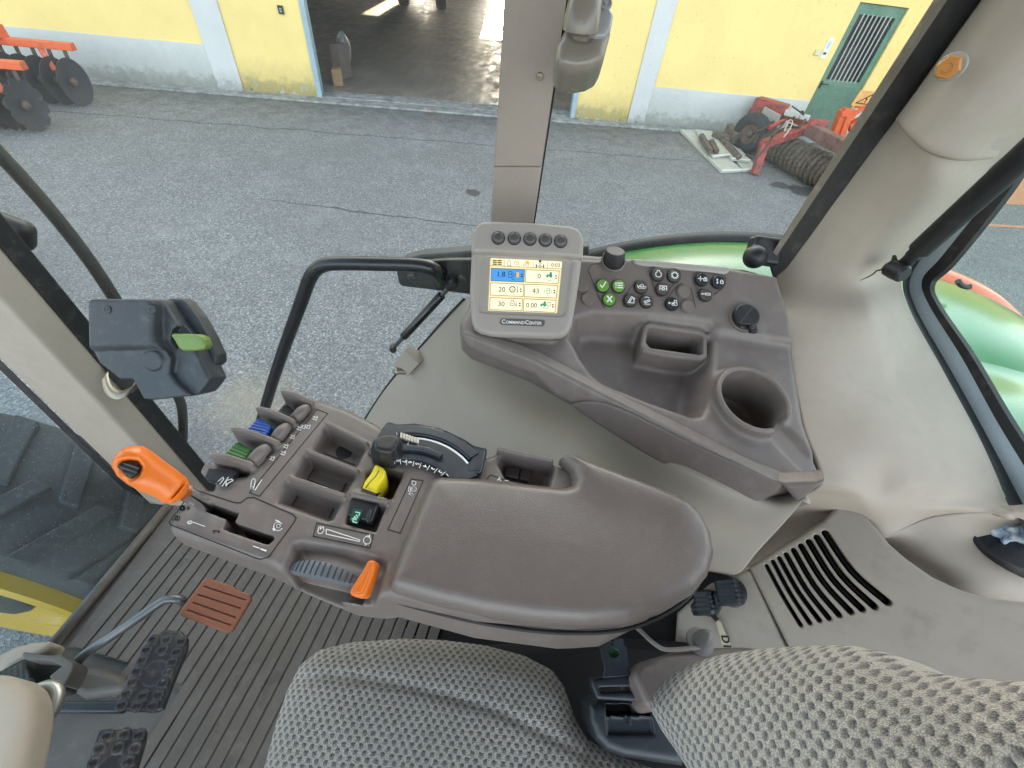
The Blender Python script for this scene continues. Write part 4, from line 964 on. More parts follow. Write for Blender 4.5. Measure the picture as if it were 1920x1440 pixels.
def f_console(X, Y, Z):
    po = poly2(X, Y, outl)
    d = np.minimum(ext(po, Z, -.05, 0, .014), ext(po+.045, Z, -.115, -.02, .01))
    lx, ly, lz = to_local(FC, FP, X, Y, Z)
    hi = FC.loc(q1)[1]
    rz = poly2_3(lx, ly, rise)
    w = np.abs(lz+.05)-.05+.008; dd = rz+.008
    r = np.minimum(np.maximum(dd, w), 0)+np.sqrt(np.maximum(dd, 0)**2+np.maximum(w, 0)**2)-.008
    d = smin(d, r, .022)
    pt = poly2(X, Y, tray)
    t = smax(pt-Z*.42-.006, -(Z+.046), .014)
    blk = smax(poly2(X, Y, pock)-Z*.05, Z-.003, .008)
    t = smax(t, -blk, .010)
    d = smax(d, -t, .007)
    ph = poly2(X, Y, hole)
    d = smax(d, -np.maximum(ph-Z*.1, -(Z+.072)), .003)
    # cup holder collar
    dx, dy = X-cupc[0], Y-cupc[1]; rr = np.sqrt(dx*dx+dy*dy); d = np.minimum(d, np.maximum(rr-.0575, np.abs(Z+.055)-.035)); al = np.arctan2(dy, dx)-ca
    ux = dx*math.cos(ca)+dy*math.sin(ca); uy = -dx*math.sin(ca)+dy*math.cos(ca)
    top = .020+.05*np.clip(-ux, -.05, .06)*0
    col = smax(smax(rr-.0575-np.clip(-Z, 0, .05)*.1, Z-top, .006), -(Z+.05), .005)
    d = smin(d, col, .012)
    gap = smax(smax(np.abs(uy-.004)-.0165, .028-ux, .004), smax(ux-.14, -(Z+.006+np.clip(ux-.06, 0, .1)*.05), .006), .006)
    d = smax(d, -gap, .008)
    d = smax(d, -smax(rr-.0495, -(Z+.068), .010), .004)
    return d
def poly2_3(X, Y, pts):
    pts = np.asarray(pts, float); d = np.full(X.shape, 1e9, np.float32); s = np.ones(X.shape, np.float32); n = len(pts); j = n-1
    for i in range(n):
        ex, ey = pts[j]-pts[i]; wx = X-np.float32(pts[i][0]); wy = Y-np.float32(pts[i][1])
        t = np.clip((wx*np.float32(ex)+wy*np.float32(ey))/np.float32(ex*ex+ey*ey+1e-12), 0, 1)
        d = np.minimum(d, (wx-np.float32(ex)*t)**2+(wy-np.float32(ey)*t)**2)
        c1 = Y >= pts[i][1]; c2 = Y < pts[j][1]; c3 = np.float32(ex)*wy > np.float32(ey)*wx
        s = np.where((c1 & c2 & c3) | (~c1 & ~c2 & ~c3), -s, s); j = i
    return s*np.sqrt(d)
lo, hi = bounds(outl, .015); hi[1] = min(hi[1], .46)
sdf_obj('top_shell', f_console, (*lo, -.12), (hi[0], hi[1], .13), .0024, M_DASH, sc, FC)
# storage lid in the front face
ff = unit(np.cross(B_-A_, V3(0, 0, 1))); ff = ff if ff@A_ < 0 else -ff
FF = Fr(onC((1300, 868), 1.0, -.02)+ff*.008, B_-A_, z=ff+V3(0, 0, .25))
lid = FF.pxs([(1066, 766), (1078, 758), (1100, 754), (1130, 757), (1180, 775), (1300, 835), (1466, 909), (1475, 916), (1462, 932), (1438, 945), (1418, 951), (1392, 949), (1350, 935), (1290, 905), (1210, 860), (1120, 805)])
lo, hi = bounds(lid, .012); sdf_obj('storage_lid', lambda X, Y, Z: ext(poly2(X, Y, lid), Z, -.035, -.007, .006), (*lo, -.042), (*hi, .002), .002, M_DASH, sc, FF, 'long curved storage lid below the tray')
fband = FF.pxs([(866, 622), (1000, 672), (1180, 765), (1460, 908), (1530, 905), (1553, 902), (1496, 946), (1466, 912), (1300, 836), (1185, 778), (1135, 758), (1100, 753), (1070, 757), (1040, 744), (1020, 724), (1000, 704), (940, 682), (880, 655), (864, 636)], 0)
lo, hi = bounds(fband, .012); sdf_obj('front_band', lambda X, Y, Z: ext(poly2(X, Y, fband), Z, -.03, .0, .006), (*lo, -.04), (*hi, .006), .0024, M_DASH, sc, FF)
# light grey body below the shelf, curving out to the door edge
pl = (onC((1300, 900), 1.0, -.03)-ff*.012, ff+V3(0, 0, .12))
def G_(p, y=None, k=0.0): return (P(p, y=y) if y else P(p, pl=(pl[0]-ff*k, pl[1])))
bod = [
 [P((878, 556), y=.72), P((878, 600), y=.64), onC((885, 640), 1.03, -.03), onC((1000, 695), 1.03, -.03), onC((1080, 745), 1.03, -.03), onC((1260, 835), 1.02, -.03), onC((1440, 918), 1.015, -.03), onC((1503, 912), 1.01, -.03)],
 [P((845, 590), y=.725), P((862, 640), y=.655), P((905, 690), y=.585), P((995, 735), y=.525), P((1075, 775), y=.49), G_((1260, 870)), G_((1430, 945)), G_((1508, 934))],
 [P((800, 640), y=.73), P((835, 690), y=.665), P((890, 745), y=.60), P((975, 785), y=.54), P((1065, 820), y=.49), G_((1230, 900)), G_((1390, 990)), G_((1466, 985))],
 [P((745, 702), y=.73), P((790, 755), y=.67), P((850, 810), y=.61), P((940, 850), y=.545), P((1040, 880), y=.49), G_((1200, 950)), G_((1345, 1030)), G_((1420, 1035))],
 [P((705, 755), y=.73), P((750, 815), y=.68), P((815, 870), y=.62), P((905, 910), y=.555), P((1010, 940), y=.50), G_((1160, 995)), G_((1310, 1056)), G_((1392, 1070))],
 [P((662, 830), y=.73), P((710, 890), y=.68), P((780, 940), y=.62), P((870, 980), y=.56), P((980, 1010), y=.505), G_((1130, 1040), k=.01), G_((1290, 1064), k=.015), G_((1375, 1078), k=.015)],
 [P((610, 940), y=.73), P((670, 985), y=.68), P((750, 1030), y=.62), P((850, 1060), y=.56), P((960, 1080), y=.50), G_((1130, 1075), k=.05), G_((1290, 1066), k=.06), G_((1372, 1078), k=.06)],
 [P((560, 1050), y=.73), P((630, 1080), y=.68), P((720, 1110), y=.62), P((830, 1130), y=.56), P((950, 1130), y=.50), G_((1130, 1090), k=.12), G_((1290, 1075), k=.12), G_((1370, 1080), k=.12)],
]
mb = MB(); mb.grid(patch(bod, 7)); mb.build('lower_panel', M_LGREY, sc, 'smooth light grey lower panel curving out to the door', angle=180, thick=-.012)
mb = MB(); fr = Fr(P((768, 680), y=.71), unit(V3(.55, .1, .8)), z=V3(-.3, -1, .1)); mb.box(fr, -.036, .03, -.018, .026, -.02, .010); mb.mat(1); mb.lathe(fr(-.03, .0, .01), unit(V3(-.9, -.4, .2)), [(.008, -.01), (.008, .014), (.005, .016), (.005, .022)], 18)
mb.build('strut_bracket', [M_LGREY, M_GALV], sc, bevel=.006, seg=3)
# button panel
bpan = FP.pxs([(1068, 492), (1130, 491), (1180, 494), (1368, 511), (1392, 515), (1355, 607), (1250, 594), (1150, 587), (1072, 584)])
lo, hi = bounds(bpan, .01); bpo = sdf_obj('button_panel', lambda X, Y, Z: smax(ext(poly2(X, Y, bpan), Z, -.006, .0022, .0015), -(.0215-np.sqrt((X-FP.px((1150, 489))[0])**2+(Y-FP.px((1150, 489))[1])**2)+0*Z), .002), (*lo, -.01), (*hi, .006), .0014, M_DASH, sc, FP)
ZS = 5.189
def bpx(x, y, w=.0022): return FP(*FP.px((x/ZS+1070, y/ZS+460), w), w)
M_BGREEN = plastic('green_button', (.115, .27, .035), .38, 600, .08, .1, (.3, .4, .2))
M_BBROWN = plastic('brown_button', (.065, .054, .05), .38, 600, .1, .15, (.2, .18, .16))
M_BBLACK = plastic('black_button', (.016, .018, .022), .32, 600, .08, .15, (.12, .12, .12))
def sym(kind, c, mb, s):
    """white pictogram: strokes in units of the button radius"""
    X, Y = FP.x, FP.y
    def ln(pts, w=.12, closed=False): mb.stroke([c+X*p[0]*s+Y*p[1]*s for p in pts], w*s, FP.z, .0003, closed)
    circ = lambda cx, cy, r, n=18, a0=0, a1=2*math.pi: [(cx+r*math.cos(a), cy+r*math.sin(a)) for a in np.linspace(a0, a1, n)]
    if kind == 'check': ln([(-.45, -.05), (-.15, -.45), (.4, .55)], .2)
    elif kind == 'x': ln([(-.35, -.45), (.35, .45)], .24); ln([(-.35, .45), (.35, -.45)], .24)
    elif kind == 'grid':
        ln([(-.5, -.45), (-.5, .45)], .1); ln([(-.65, .2), (-.5, .45), (-.35, .2)], .1)
        for i in range(3):
            for j in range(3): ln([(-.1+.28*i-.1, .4-.38*j), (-.1+.28*i+.1, .4-.38*j)], .2)
    elif kind == 'engine': ln([(-.2, .6), (.2, .6), (.2, .35), (.45, .1), (.45, -.3), (.2, -.55), (-.2, -.55), (-.45, -.3), (-.45, .1), (-.2, .35)], .11, True)
    elif kind == 'gear':
        ln(circ(0, 0, .42), .11)
        for a in np.linspace(0, 2*math.pi, 13)[:-1]: ln([(.45*math.cos(a), .45*math.sin(a)), (.62*math.cos(a), .62*math.sin(a))], .13)
    elif kind == 'pto':
        ln([(-.55, -.3), (-.55, .4), (.55, .4), (.55, -.3)], .13); ln(circ(0, -.05, .2, 10), .14)
        for a in np.linspace(0, 2*math.pi, 7)[:-1]: ln([(.22*math.cos(a), -.05+.22*math.sin(a)), (.34*math.cos(a), -.05+.34*math.sin(a))], .1)
    elif kind == 'raise': ln([(-.55, -.55), (.5, -.55)], .1); ln([(-.45, -.35), (.05, .5), (.25, .4), (-.2, -.4)], .11, True); ln([(.45, -.4), (.45, .3)], .09); ln([(.32, .1), (.45, .35), (.58, .1)], .09)
    elif kind == 'lower': ln([(-.4, -.6), (.45, -.6)], .1); ln([(-.5, -.2), (.3, .15), (.45, -.05), (-.3, -.4)], .11, True); ln(circ(-.05, .15, .45, 8, 2.4, .6), .09)
    elif kind == 'implement': ln([(-.7, .2), (-.55, -.3), (-.4, .1), (-.25, -.1), (.1, -.1)], .1); ln(circ(.05, .1, .25, 10), .1); ln([(.2, -.05), (.7, -.05)], .12); ln([(-.5, -.35), (.6, -.35)], .06)
    elif kind == 'lock4':
        for a in (0, 1.57, 3.14, 4.71): ln([(-.35+.12*math.cos(a), .1*math.sin(a)), (-.35+.38*math.cos(a), .38*math.sin(a))], .12)
        ln([(.2, -.35), (.7, -.35), (.7, .05), (.2, .05)], .11, True); ln(circ(.45, .08, .2, 8, 0, math.pi), .1); ln([(.45, -.2), (.45, -.1)], .1)
    elif kind == 'lock2':
        ln([(-.3, -.4), (-.3, .4)], .1); ln([(-.42, .2), (-.3, .42), (-.18, .2)], .09); ln([(-.42, -.2), (-.3, -.42), (-.18, -.2)], .09)
        ln([(.2, -.35), (.65, -.35), (.65, .05), (.2, .05)], .11, True); ln(circ(.42, .08, .18, 8, 0, math.pi), .1)
    elif kind == 'cyl': ln([(-.15, -.15), (.6, -.15), (.6, .15), (-.15, .15)], .1, True); ln([(-.7, 0), (-.15, 0)], .1); ln(circ(-.65, 0, .1, 8), .1)
    elif kind == 'tractor': ln(circ(.4, -.15, .26, 12), .1); ln(circ(-.05, -.22, .16, 10), .1); ln([(-.2, .05), (.15, .05), (.2, .5), (.6, .5), (.6, .15)], .1); ln([(-.75, 0), (-.35, 0)], .12); ln([(-.6, .15), (-.75, 0), (-.6, -.15)], .1)
R_B = np.linalg.norm(bpx(62, 0)-bpx(0, 0))
btns = [((310, 398), M_BGREEN, 'check', 'round green button with a white check mark'), ((463, 402), M_BGREEN, 'grid', 'round green button with white arrow and grid'), ((371, 533), M_BGREEN, 'x', 'round green button with a white cross'),
        ((682, 411), M_BBROWN, 'implement', 'brown button with an implement pictogram'), ((580, 538), M_BBROWN, 'raise', 'brown button with a raising hitch pictogram'), ((735, 548), M_BBROWN, 'lower', 'brown button with a lowering hitch pictogram'),
        ((844, 289), M_BBROWN, 'engine', 'brown button with an engine outline'), ((1002, 303), M_BBROWN, 'gear', 'brown button with a gear wheel'), ((890, 430), M_BBROWN, 'pto', 'brown button with a bracket and small gear'),
        ((1270, 337), M_BBLACK, 'lock4', 'black button with four arrows and a padlock'), ((1430, 362), M_BBLACK, 'lock2', 'black button with a double arrow and a padlock'), ((1307, 485), M_BBROWN, 'cyl', 'brown button with a cylinder pictogram'),
        ((985, 573), M_BBLACK, 'tractor', 'black button with a tractor pictogram'), ((1098, 452), M_DASH, None, 'blank taupe button cap'), ((1138, 595), M_DASH, None, 'blank taupe button cap'), ((105, 395), M_DASH, None, 'blank taupe button cap'), ((165, 523), M_DASH, None, 'blank taupe button cap')]
for (bx, by), m_, k_, lb in btns:
    c = bpx(bx, by); mb = MB()
    mb.mat(2); mb.lathe(c-FP.z*.001, FP.z, [(R_B*1.09, 0), (R_B*1.09, .0014), (R_B*.97, .0016)], 28)
    mb.mat(0); hgt = .0052 if k_ else .0034
    mb.lathe(c, FP.z, [(R_B*.94, 0), (R_B*.94, hgt-.0012), (R_B*.86, hgt-.0003), (R_B*.55, hgt-.0006), (.0002, hgt-.001)], 28)
    mb.mat(1)
    if k_: sym(k_, c+FP.z*(hgt-.0002), mb, R_B*.95)
    mb.build('button', [m_, M_PRINT, M_INK if k_ else M_DASH], sc, lb, angle=40)
mb = MB()
for pts in ([(290, 182), (215, 185), (180, 225), (182, 270), (300, 560), (330, 605)], [(640, 350), (540, 470), (508, 530), (520, 590), (560, 605)], [(780, 300), (765, 260), (790, 215), (840, 205), (1000, 225), (1060, 260), (1062, 320), (1000, 380), (930, 460), (880, 500), (830, 470), (780, 300)], [(1090, 372), (1040, 400), (920, 540), (918, 600)], [(1170, 410), (1205, 560), (1210, 610)], [(1225, 420), (1192, 320), (1215, 275), (1270, 262), (1460, 285), (1505, 320), (1490, 400), (1400, 480)], [(1225, 420), (1250, 520)]):
    mb.stroke([bpx(*p) for p in catmull([np.array(p, float) for p in pts], 4)], .0011, FP.z, .0003)
mb.build('drawn_lines', plastic('groove_shadow_line', (.035, .031, .029), .7), bpo)  # dark strokes drawn for the panel grooves, their shade put into the colour
# rotary knob
kc = bpx(415, 150); kn = unit(FP.z*.85+FP.y*.55); mb = MB(); n = 96; G = []
for (r, h) in ((.0172, -.012), (.0165, .012), (.0155, .0135), (.014, .0145), (.0001, .0140)):
    G.append([(r*(1-.055*(k % 3 == 0)*(h < .013)), h, 2*math.pi*k/n) for k in range(n+1)])
kx = unit(np.cross(kn, FP.x)); ky = np.cross(kn, kx)
mb.grid(np.array([[kc+kn*(h+.004)+r*(math.cos(a)*kx+math.sin(a)*ky) for (r, h, a) in g] for g in G])); mb.build('knob', M_BLK, sc, 'black ribbed rotary knob', angle=30)
mb = MB(); mb.lathe(kc-FP.z*.006, FP.z, [(.0205, 0), (.0205, .0088), (.0185, .0096), (.0175, .003), (.0001, .002)], 40); mb.build('knob_ring', M_DASH, sc)
led_ = [FP(*FP.px(p, .004), .004) for p in ((1184, 484), (1368, 500), (1369, 509), (1360, 513), (1206, 497), (1192, 494))]
mb = MB(); mb.prism(led_, -FP.z*.02); mb.build('ledge_strip', plastic('ledge_highlight_tone', (.30, .275, .25), .35, 500, .05, .2), sc, bevel=.003, seg=3)  # paler colour paints the highlight along the top ledge
# power socket cap
pc = FP(*FP.px((1394, 597), .0), .0); pn = unit(FP.z+V3(0, 0, .25)); fx = Fr(pc, FP.x, z=pn)
def f_cap(X, Y, Z):
    r = np.sqrt(X*X+Y*Y); d = smax(smax(r-.0212, Z-.013, .003), -Z-.02, .002)
    d = smin(d, rbox(X, Y, Z, (.012, -.021, .003), (.006, .006, .004), .002), .004)
    d = smax(d, -smax(smax((X+.012)*.8-(Y+.03), Y+.017, .003), .004-Z, .002), .002)
    return smax(d, -(np.abs((X-Y*.8)+.001)-.0008+np.maximum(.0125-Z, 0)), .001)
sdf_obj('socket_cap', f_cap, (-.03, -.035, -.01), (.03, .03, .018), .0011, M_BLK, sc, fx, 'black rubber power socket cap')
mb = MB(); mb.lathe(pc-pn*.004, pn, [(.0245, 0), (.0245, .0055), (.0215, .006)], 36); mb.build('socket_ring', M_DASH, sc)
# black corner cap at the window foot
fx = Fr(P((1425, 480), y=.795), V3(1, 0, 0), z=V3(0, -.8, .6))
sdf_obj('corner_cap', lambda X, Y, Z: smin(np.sqrt((X+.012)**2+(Y+.004)**2+(Z-.006)**2)-.0215, rbox(X, Y, Z, (.012, .012, -.012), (.03, .026, .016), .008), .006), (-.05, -.05, -.04), (.06, .05, .04), .002, M_BLK, sc, fx, 'shiny black knob at the foot of the rear post')

# ================================================================== DISPLAY MONITOR
FM = Fr(P((985, 530), d=.655), ROT @ V3(1, 0, 0), ROT @ V3(0, 1, 0))
mon = thing('display_monitor', 'grey display monitor with five round buttons and a lit cream screen', 'monitor', P((985, 640), d=.66))
def m4(x, y): return FM.px((x/6+870, y/6+410))
def m4w(x, y, w): p = m4(x, y); return FM(p[0], p[1], w)
shell = [m4(*p) for p in ((88, 300), (105, 170), (145, 95), (205, 60), (300, 48), (780, 66), (1190, 103), (1265, 128), (1318, 185), (1340, 260), (1332, 470), (1300, 720), (1242, 1090), (1222, 1200), (1180, 1290), (1110, 1338), (1000, 1352), (300, 1330), (180, 1298), (110, 1240), (78, 1150), (60, 820), (78, 420))]
hood = [m4(*p) for p in ((88, 300), (105, 170), (145, 95), (205, 60), (300, 48), (780, 66), (1190, 103), (1265, 128), (1318, 185), (1340, 260), (1330, 466), (780, 435), (86, 400))]
bez = [m4(*p) for p in ((188, 470), (205, 420), (250, 405), (1180, 450), (1225, 490), (1215, 560), (1150, 1050), (1120, 1090), (1060, 1098), (220, 1060), (170, 1040), (160, 980))]
scr = [m4(*p) for p in ((296, 428), (1112, 468), (1052, 1058), (268, 1028))]
FMt = (0, -.0)
def f_mon(X, Y, Z):
    d = ext(poly2(X, Y, shell), Z, -.045, 0, .010)
    d = smin(d, ext(poly2(X, Y, hood), Z, -.045, .0105, .007), .002)
    b = poly2(X, Y, bez); d = smax(d, -np.maximum(b, -(Z+.0035)), .003)
    return smax(d, -np.maximum(poly2(X, Y, scr), -(Z+.009)), .001)
lo, hi = bounds(shell, .01); sdf_obj('housing', f_mon, (*lo, -.05), (*hi, .016), .0014, plastic('silver_grey_plastic', (.30, .268, .24), .45, 900, .15, .2, (.24, .22, .2), var=.05), mon, FM)
EM = 2**-2.9
def m_screen(name, col, k=1.0):
    m, t = nt(name); c = [min(1, v) for v in col]
    finish(t, tuple(v*.25 for v in c), .25, None, Emission_Color=(*c, 1), Emission_Strength=EM*k); return m
MS = [m_screen('screen_cream', (.95, .80, .42), .95), m_screen('screen_light', (.98, .90, .62), 1.0), m_screen('screen_blue', (.09, .34, .78), .9), m_screen('screen_ink', (.02, .018, .012), .6), m_screen('screen_teal', (.04, .33, .24), .8), m_screen('screen_amber', (.9, .52, .04), .9), m_screen('screen_olive', (.10, .14, .05), .7)]
mb = MB(); W0 = -.0065
def quad(mb, pts, w): mb.prism([m4w(*p, w) for p in pts], FM.z*.0002)
quad(mb, [(292, 424), (1116, 464), (1056, 1062), (264, 1032)], W0-.0005)
def S(pts, w=5, lift=.0006, closed=False): mb.stroke([m4w(*p, W0) for p in pts], w*FMS, FM.z, lift, closed)
FMS = np.linalg.norm(m4w(1, 0, 0)-m4w(0, 0, 0))
def cellq(tl, tr, br, bl, fill):
    mb.mat(fill); quad(mb, [tl, tr, br, bl], W0+.0001); mb.mat(3); S([tl, tr, br, bl], 5, .0006, True)
cellq((305, 545), (684, 560), (676, 703), (300, 688), 2); cellq((700, 562), (1076, 578), (1063, 718), (692, 703), 1)
cellq((298, 712), (672, 728), (664, 866), (292, 850), 1); cellq((688, 728), (1056, 742), (1042, 884), (680, 868), 1)
cellq((292, 880), (660, 893), (652, 1028), (288, 1014), 1); cellq((676, 893), (1040, 910), (1027, 1046), (668, 1030), 1)
mb.mat(1)
for a, b, c, d in (((455, 440), (620, 448), (616, 530), (455, 522)), ((620, 448), (783, 456), (779, 538), (618, 530)), ((783, 456), (945, 464), (938, 545), (781, 538)), ((945, 464), (1106, 472), (1098, 553), (940, 545))): quad(mb, [a, b, c, d], W0+.0001)
mb.mat(3)
for x in (455, 620, 783, 943): S([(x, 442+(x-300)*.05), (x-2, 522+(x-300)*.05)], 3)
S([(300, 515), (1100, 553)], 4)
def T(s, x, y, h, m=3, al='CENTER'):
    mb.mat(m); mb.text(s, m4w(x, y, W0+.0009), m4w(1000, 34, 0)-m4w(0, 0, 0), FM.y, h*FMS, al)
T('1.8', 415, 618, 84); T('0', 848, 640, 80); T('20', 425, 790, 80); T('43', 810, 808, 80); T('30', 418, 955, 80); T('0.00', 762, 970, 74); T('0:03', 1035, 514, 60)
for tx, x, y in (('l/h', 555, 673), ('m/h', 965, 688), ('C', 575, 843), ('h', 940, 857), ('C', 567, 998), ('Km/h', 920, 998)): T(tx, x, y, 28)
for x, y in ((652, 628), (1040, 645), (640, 795), (1021, 812), (628, 958), (1004, 972)):
    mb.mat(3); quad(mb, [(x-15, y-6), (x+15, y-5), (x, y-24)], W0+.0006); quad(mb, [(x-15, y+7), (x, y+25), (x+15, y+8)], W0+.0006)
mb.mat(6)
for i in range(2):
    for j in range(3): quad(mb, [(322+55*i, 452+21*j), (368+55*i, 454+21*j), (367+55*i, 467+21*j), (321+55*i, 465+21*j)], W0+.0006)
mb.mat(3)
S([(490, 515), (490, 470), (500, 455), (515, 455), (523, 470), (523, 515)], 4); S([(482, 517), (535, 519)], 4); S([(590+22*math.cos(a), 488+22*math.sin(a)) for a in np.linspace(0, 6.28, 14)], 3); S([(590, 478), (590, 498)], 3)
for k in range(4): S([(665+18*k, 522+k), (680+18*k, 492+k)], 4)
mb.mat(5); quad(mb, [(688, 488), (700, 465), (725, 462), (740, 480), (736, 500), (715, 495)], W0+.0006)
mb.mat(3)
S([(860, 450), (860, 470)], 26); S([(845, 486), (878, 488)], 6); S([(815, 500), (815, 540)], 10); S([(900, 504), (900, 544)], 10); S([(815, 520), (842, 520), (858, 505), (874, 522), (858, 538), (842, 520)], 6); S([(874, 522), (900, 524)], 6)
def pump(x, y, k=1.0): S([(x-22*k, y+32*k), (x-22*k, y-34*k), (x+14*k, y-34*k), (x+14*k, y+32*k)], 5, .0006, True); S([(x-22*k, y-5*k), (x+14*k, y-5*k)], 5); S([(x+14*k, y-20*k), (x+36*k, y-8*k), (x+36*k, y+22*k), (x+22*k, y+25*k)], 4)
pump(525, 618); S([(575, 640), (582, 600)], 3); mb.mat(5); quad(mb, [(590, 592), (620, 594), (618, 650), (588, 648)], W0+.0006); mb.mat(3); S([(604, 610), (604, 632)], 10); mb.mat(4); pump(955, 806, .9); mb.mat(3); S([(908, 795), (908, 820)], 4); S([(916, 802), (924, 802)], 3)
def ctr_(x, y, k=1.0):
    mb.mat(4); quad(mb, [(x-30*k, y-2*k), (x+5*k, y-4*k), (x+8*k, y-30*k), (x+34*k, y-28*k), (x+34*k, y+14*k), (x-30*k, y+14*k)], W0+.0006)
    for cx, cy, r in ((x+20*k, y+14*k, 20*k), (x-20*k, y+20*k, 13*k)): quad(mb, [(cx+r*math.cos(a), cy+r*math.sin(a)) for a in np.linspace(6.28, 0, 13)[:-1]], W0+.0007)
ctr_(960, 620); ctr_(892, 950, .95); mb.mat(3); S([(957+21*math.cos(a), 955+23*math.sin(a)) for a in np.linspace(0, 6.28, 16)], 5)
def ring_(x, y, r, w): S([(x+r*math.cos(a), y+r*math.sin(a)) for a in np.linspace(0, 6.28, 18)], w)
ring_(545, 785, 30, 8); ring_(545, 788, 9, 4); S([(600, 750), (600, 800)], 5); S([(600, 800), (600, 820)], 10)
for a in np.linspace(0, 6.28, 11)[:-1]: S([(545+30*math.cos(a), 785+30*math.sin(a)), (545+37*math.cos(a), 785+37*math.sin(a))], 7)
S([(528, 912), (560, 913), (556, 926), (572, 945), (565, 970), (520, 968), (516, 942), (532, 926)], 5, .0006, True); S([(530, 945), (558, 946)], 4); S([(588, 912), (587, 958)], 5); S([(587, 955), (586, 976)], 10)
mb.build('screen', MS, mon, 'lit cream screen with six readout boxes, one blue', smooth=False)
M_DOME = plastic('dark_dome', (.07, .062, .06), .35, 700, .08, .15, (.2, .18, .17))
for x, y in ((388, 245), (565, 250), (738, 258), (910, 270), (1078, 283)):
    c = m4w(x, y, .0102); r = 72*FMS; mb = MB(); mb.mat(1); mb.lathe(c, FM.z, [(r*1.05, 0), (r*1.03, .0008), (r*.93, .0009)], 32); mb.mat(0); mb.lathe(c, FM.z, [(r*.93, 0), (r*.92, .0022), (r*.8, .0042), (r*.5, .0056), (.0001, .006)], 32); mb.build('button', [M_DOME, M_INK], mon, angle=70)
npl = [m4(*p) for p in ((405, 1150), (418, 1128), (440, 1123), (890, 1140), (908, 1150), (906, 1190), (890, 1210), (870, 1212), (425, 1194), (405, 1180))]
mb = MB(); mb.prism([FM(p[0], p[1], -.0002) for p in npl], FM.z*.0012); mb.mat(1)
tx_, ty_ = m4w(1000, 36, 0)-m4w(0, 0, 0), FM.y
def lay(parts, x, y):
    for s_, h in parts:
        n0 = len(mb.V); mb.text(s_, m4w(x, y-(h*.36)*1.0+10, .0012), tx_, ty_, h*FMS, 'LEFT', bold=.012); a = np.array(mb.V[n0:]); xs = (a-m4w(x, y, 0))@unit(tx_); x += (xs.max()/FMS)+5; y += (xs.max()/FMS+5)*.036
lay((('C', 62), ('OMMAND', 47), ('C', 62), ('ENTER', 47)), 422, 1172)
mb.build('nameplate', [plastic('name_plate_grey', (.10, .092, .088), .4), M_PRINT], mon, bevel=.0)
mb = MB(); mb.prism([m4w(*p, -.012) for p in ((150, 1300), (1090, 1350), (1060, 1400), (1000, 1412), (300, 1390), (190, 1370))], FM.z*-.03); mb.build('foot', M_DASH, mon, bevel=.004)

# ================================================================== ARMREST CONSOLE
ZA = -.46
FA = Fr(P((1000, 1000), z=ZA), V3(.995, -.085, 0), z=V3(0, 0, 1))
arm = thing('armrest_console', 'taupe armrest with control levers, dial and padded top right of the seat', 'armrest', P((900, 1000), z=ZA))
def a5(pts, w=0): return FA.pxs(zm(pts, Z5, 300, 700), w)
def a6(pts, w=0): return FA.pxs(zm(pts, Z3, 640, 700), w)
def a8(pts, w=0): return FA.pxs(zm(pts, 4.8, 680, 780), w)
def A5(x, y, w=0): p = a5([(x, y)], w)[0]; return FA(p[0], p[1], w)
def A8(x, y, w=0): p = a8([(x, y)], w)[0]; return FA(p[0], p[1], w)
body = a5([(45, 985), (60, 945), (195, 745), (235, 722), (330, 735), (350, 655), (545, 645), (590, 605), (975, 205), (880, 185), (800, 165), (860, 148), (1000, 150), (1200, 215), (1340, 285), (1460, 350)])+a8([(300, 130), (700, 160), (920, 265), (1120, 350)])+a6([(800, 405), (830, 398), (1110, 462), (1300, 520), (1700, 680), (1840, 800), (1850, 950), (1700, 1150), (1450, 1270), (1200, 1285), (700, 1240), (260, 1140)])+a5([(1380, 1440), (1200, 1425), (830, 1290), (760, 1255), (640, 1200), (62, 1015)])
cells = [a5([(1075, 335), (1330, 462), (1268, 590), (1240, 605), (985, 500), (990, 470)]), a5([(948, 512), (1270, 640), (1190, 770), (1165, 780), (865, 665), (872, 630)]), a5([(832, 680), (1185, 800), (1110, 935), (1080, 945), (755, 830), (762, 795)])]
ycell = a5([(1330, 640), (1440, 590), (1560, 632), (1552, 670), (1490, 800), (1470, 812), (1300, 765)])
rock = a5([(1192, 965), (1242, 815), (1452, 852), (1385, 1018)])
slotA = [FA.pxs(q) for q in ([(376, 936), (447, 961), (437, 979), (368, 951)], [(434, 958), (448, 961), (434, 992), (418, 990)], [(424, 974), (512, 1004), (514, 1010), (505, 1020), (498, 1020), (418, 992)])]
scoop = a5([(850, 1082), (900, 1070), (1200, 1120), (1440, 1185), (1462, 1215), (1400, 1420), (1370, 1500), (900, 1420), (740, 1290), (810, 1180)])
wslot = a5([(825, 1200), (1300, 1310), (1270, 1410), (930, 1350), (806, 1268)])
ftray = a8([(1215, 430), (1245, 330), (1690, 440), (1735, 448), (1690, 645), (1500, 615), (1280, 575)])
fins = [((803, 166), (975, 208)), ((648, 274), (860, 328)), ((492, 404), (760, 466)), ((358, 575), (592, 606))]
fin_s = [a5([a, b]) for a, b in fins]
xl = a5([(45, 985)])[0][0]; fr_line = a5([(62, 1015), (1380, 1440)])
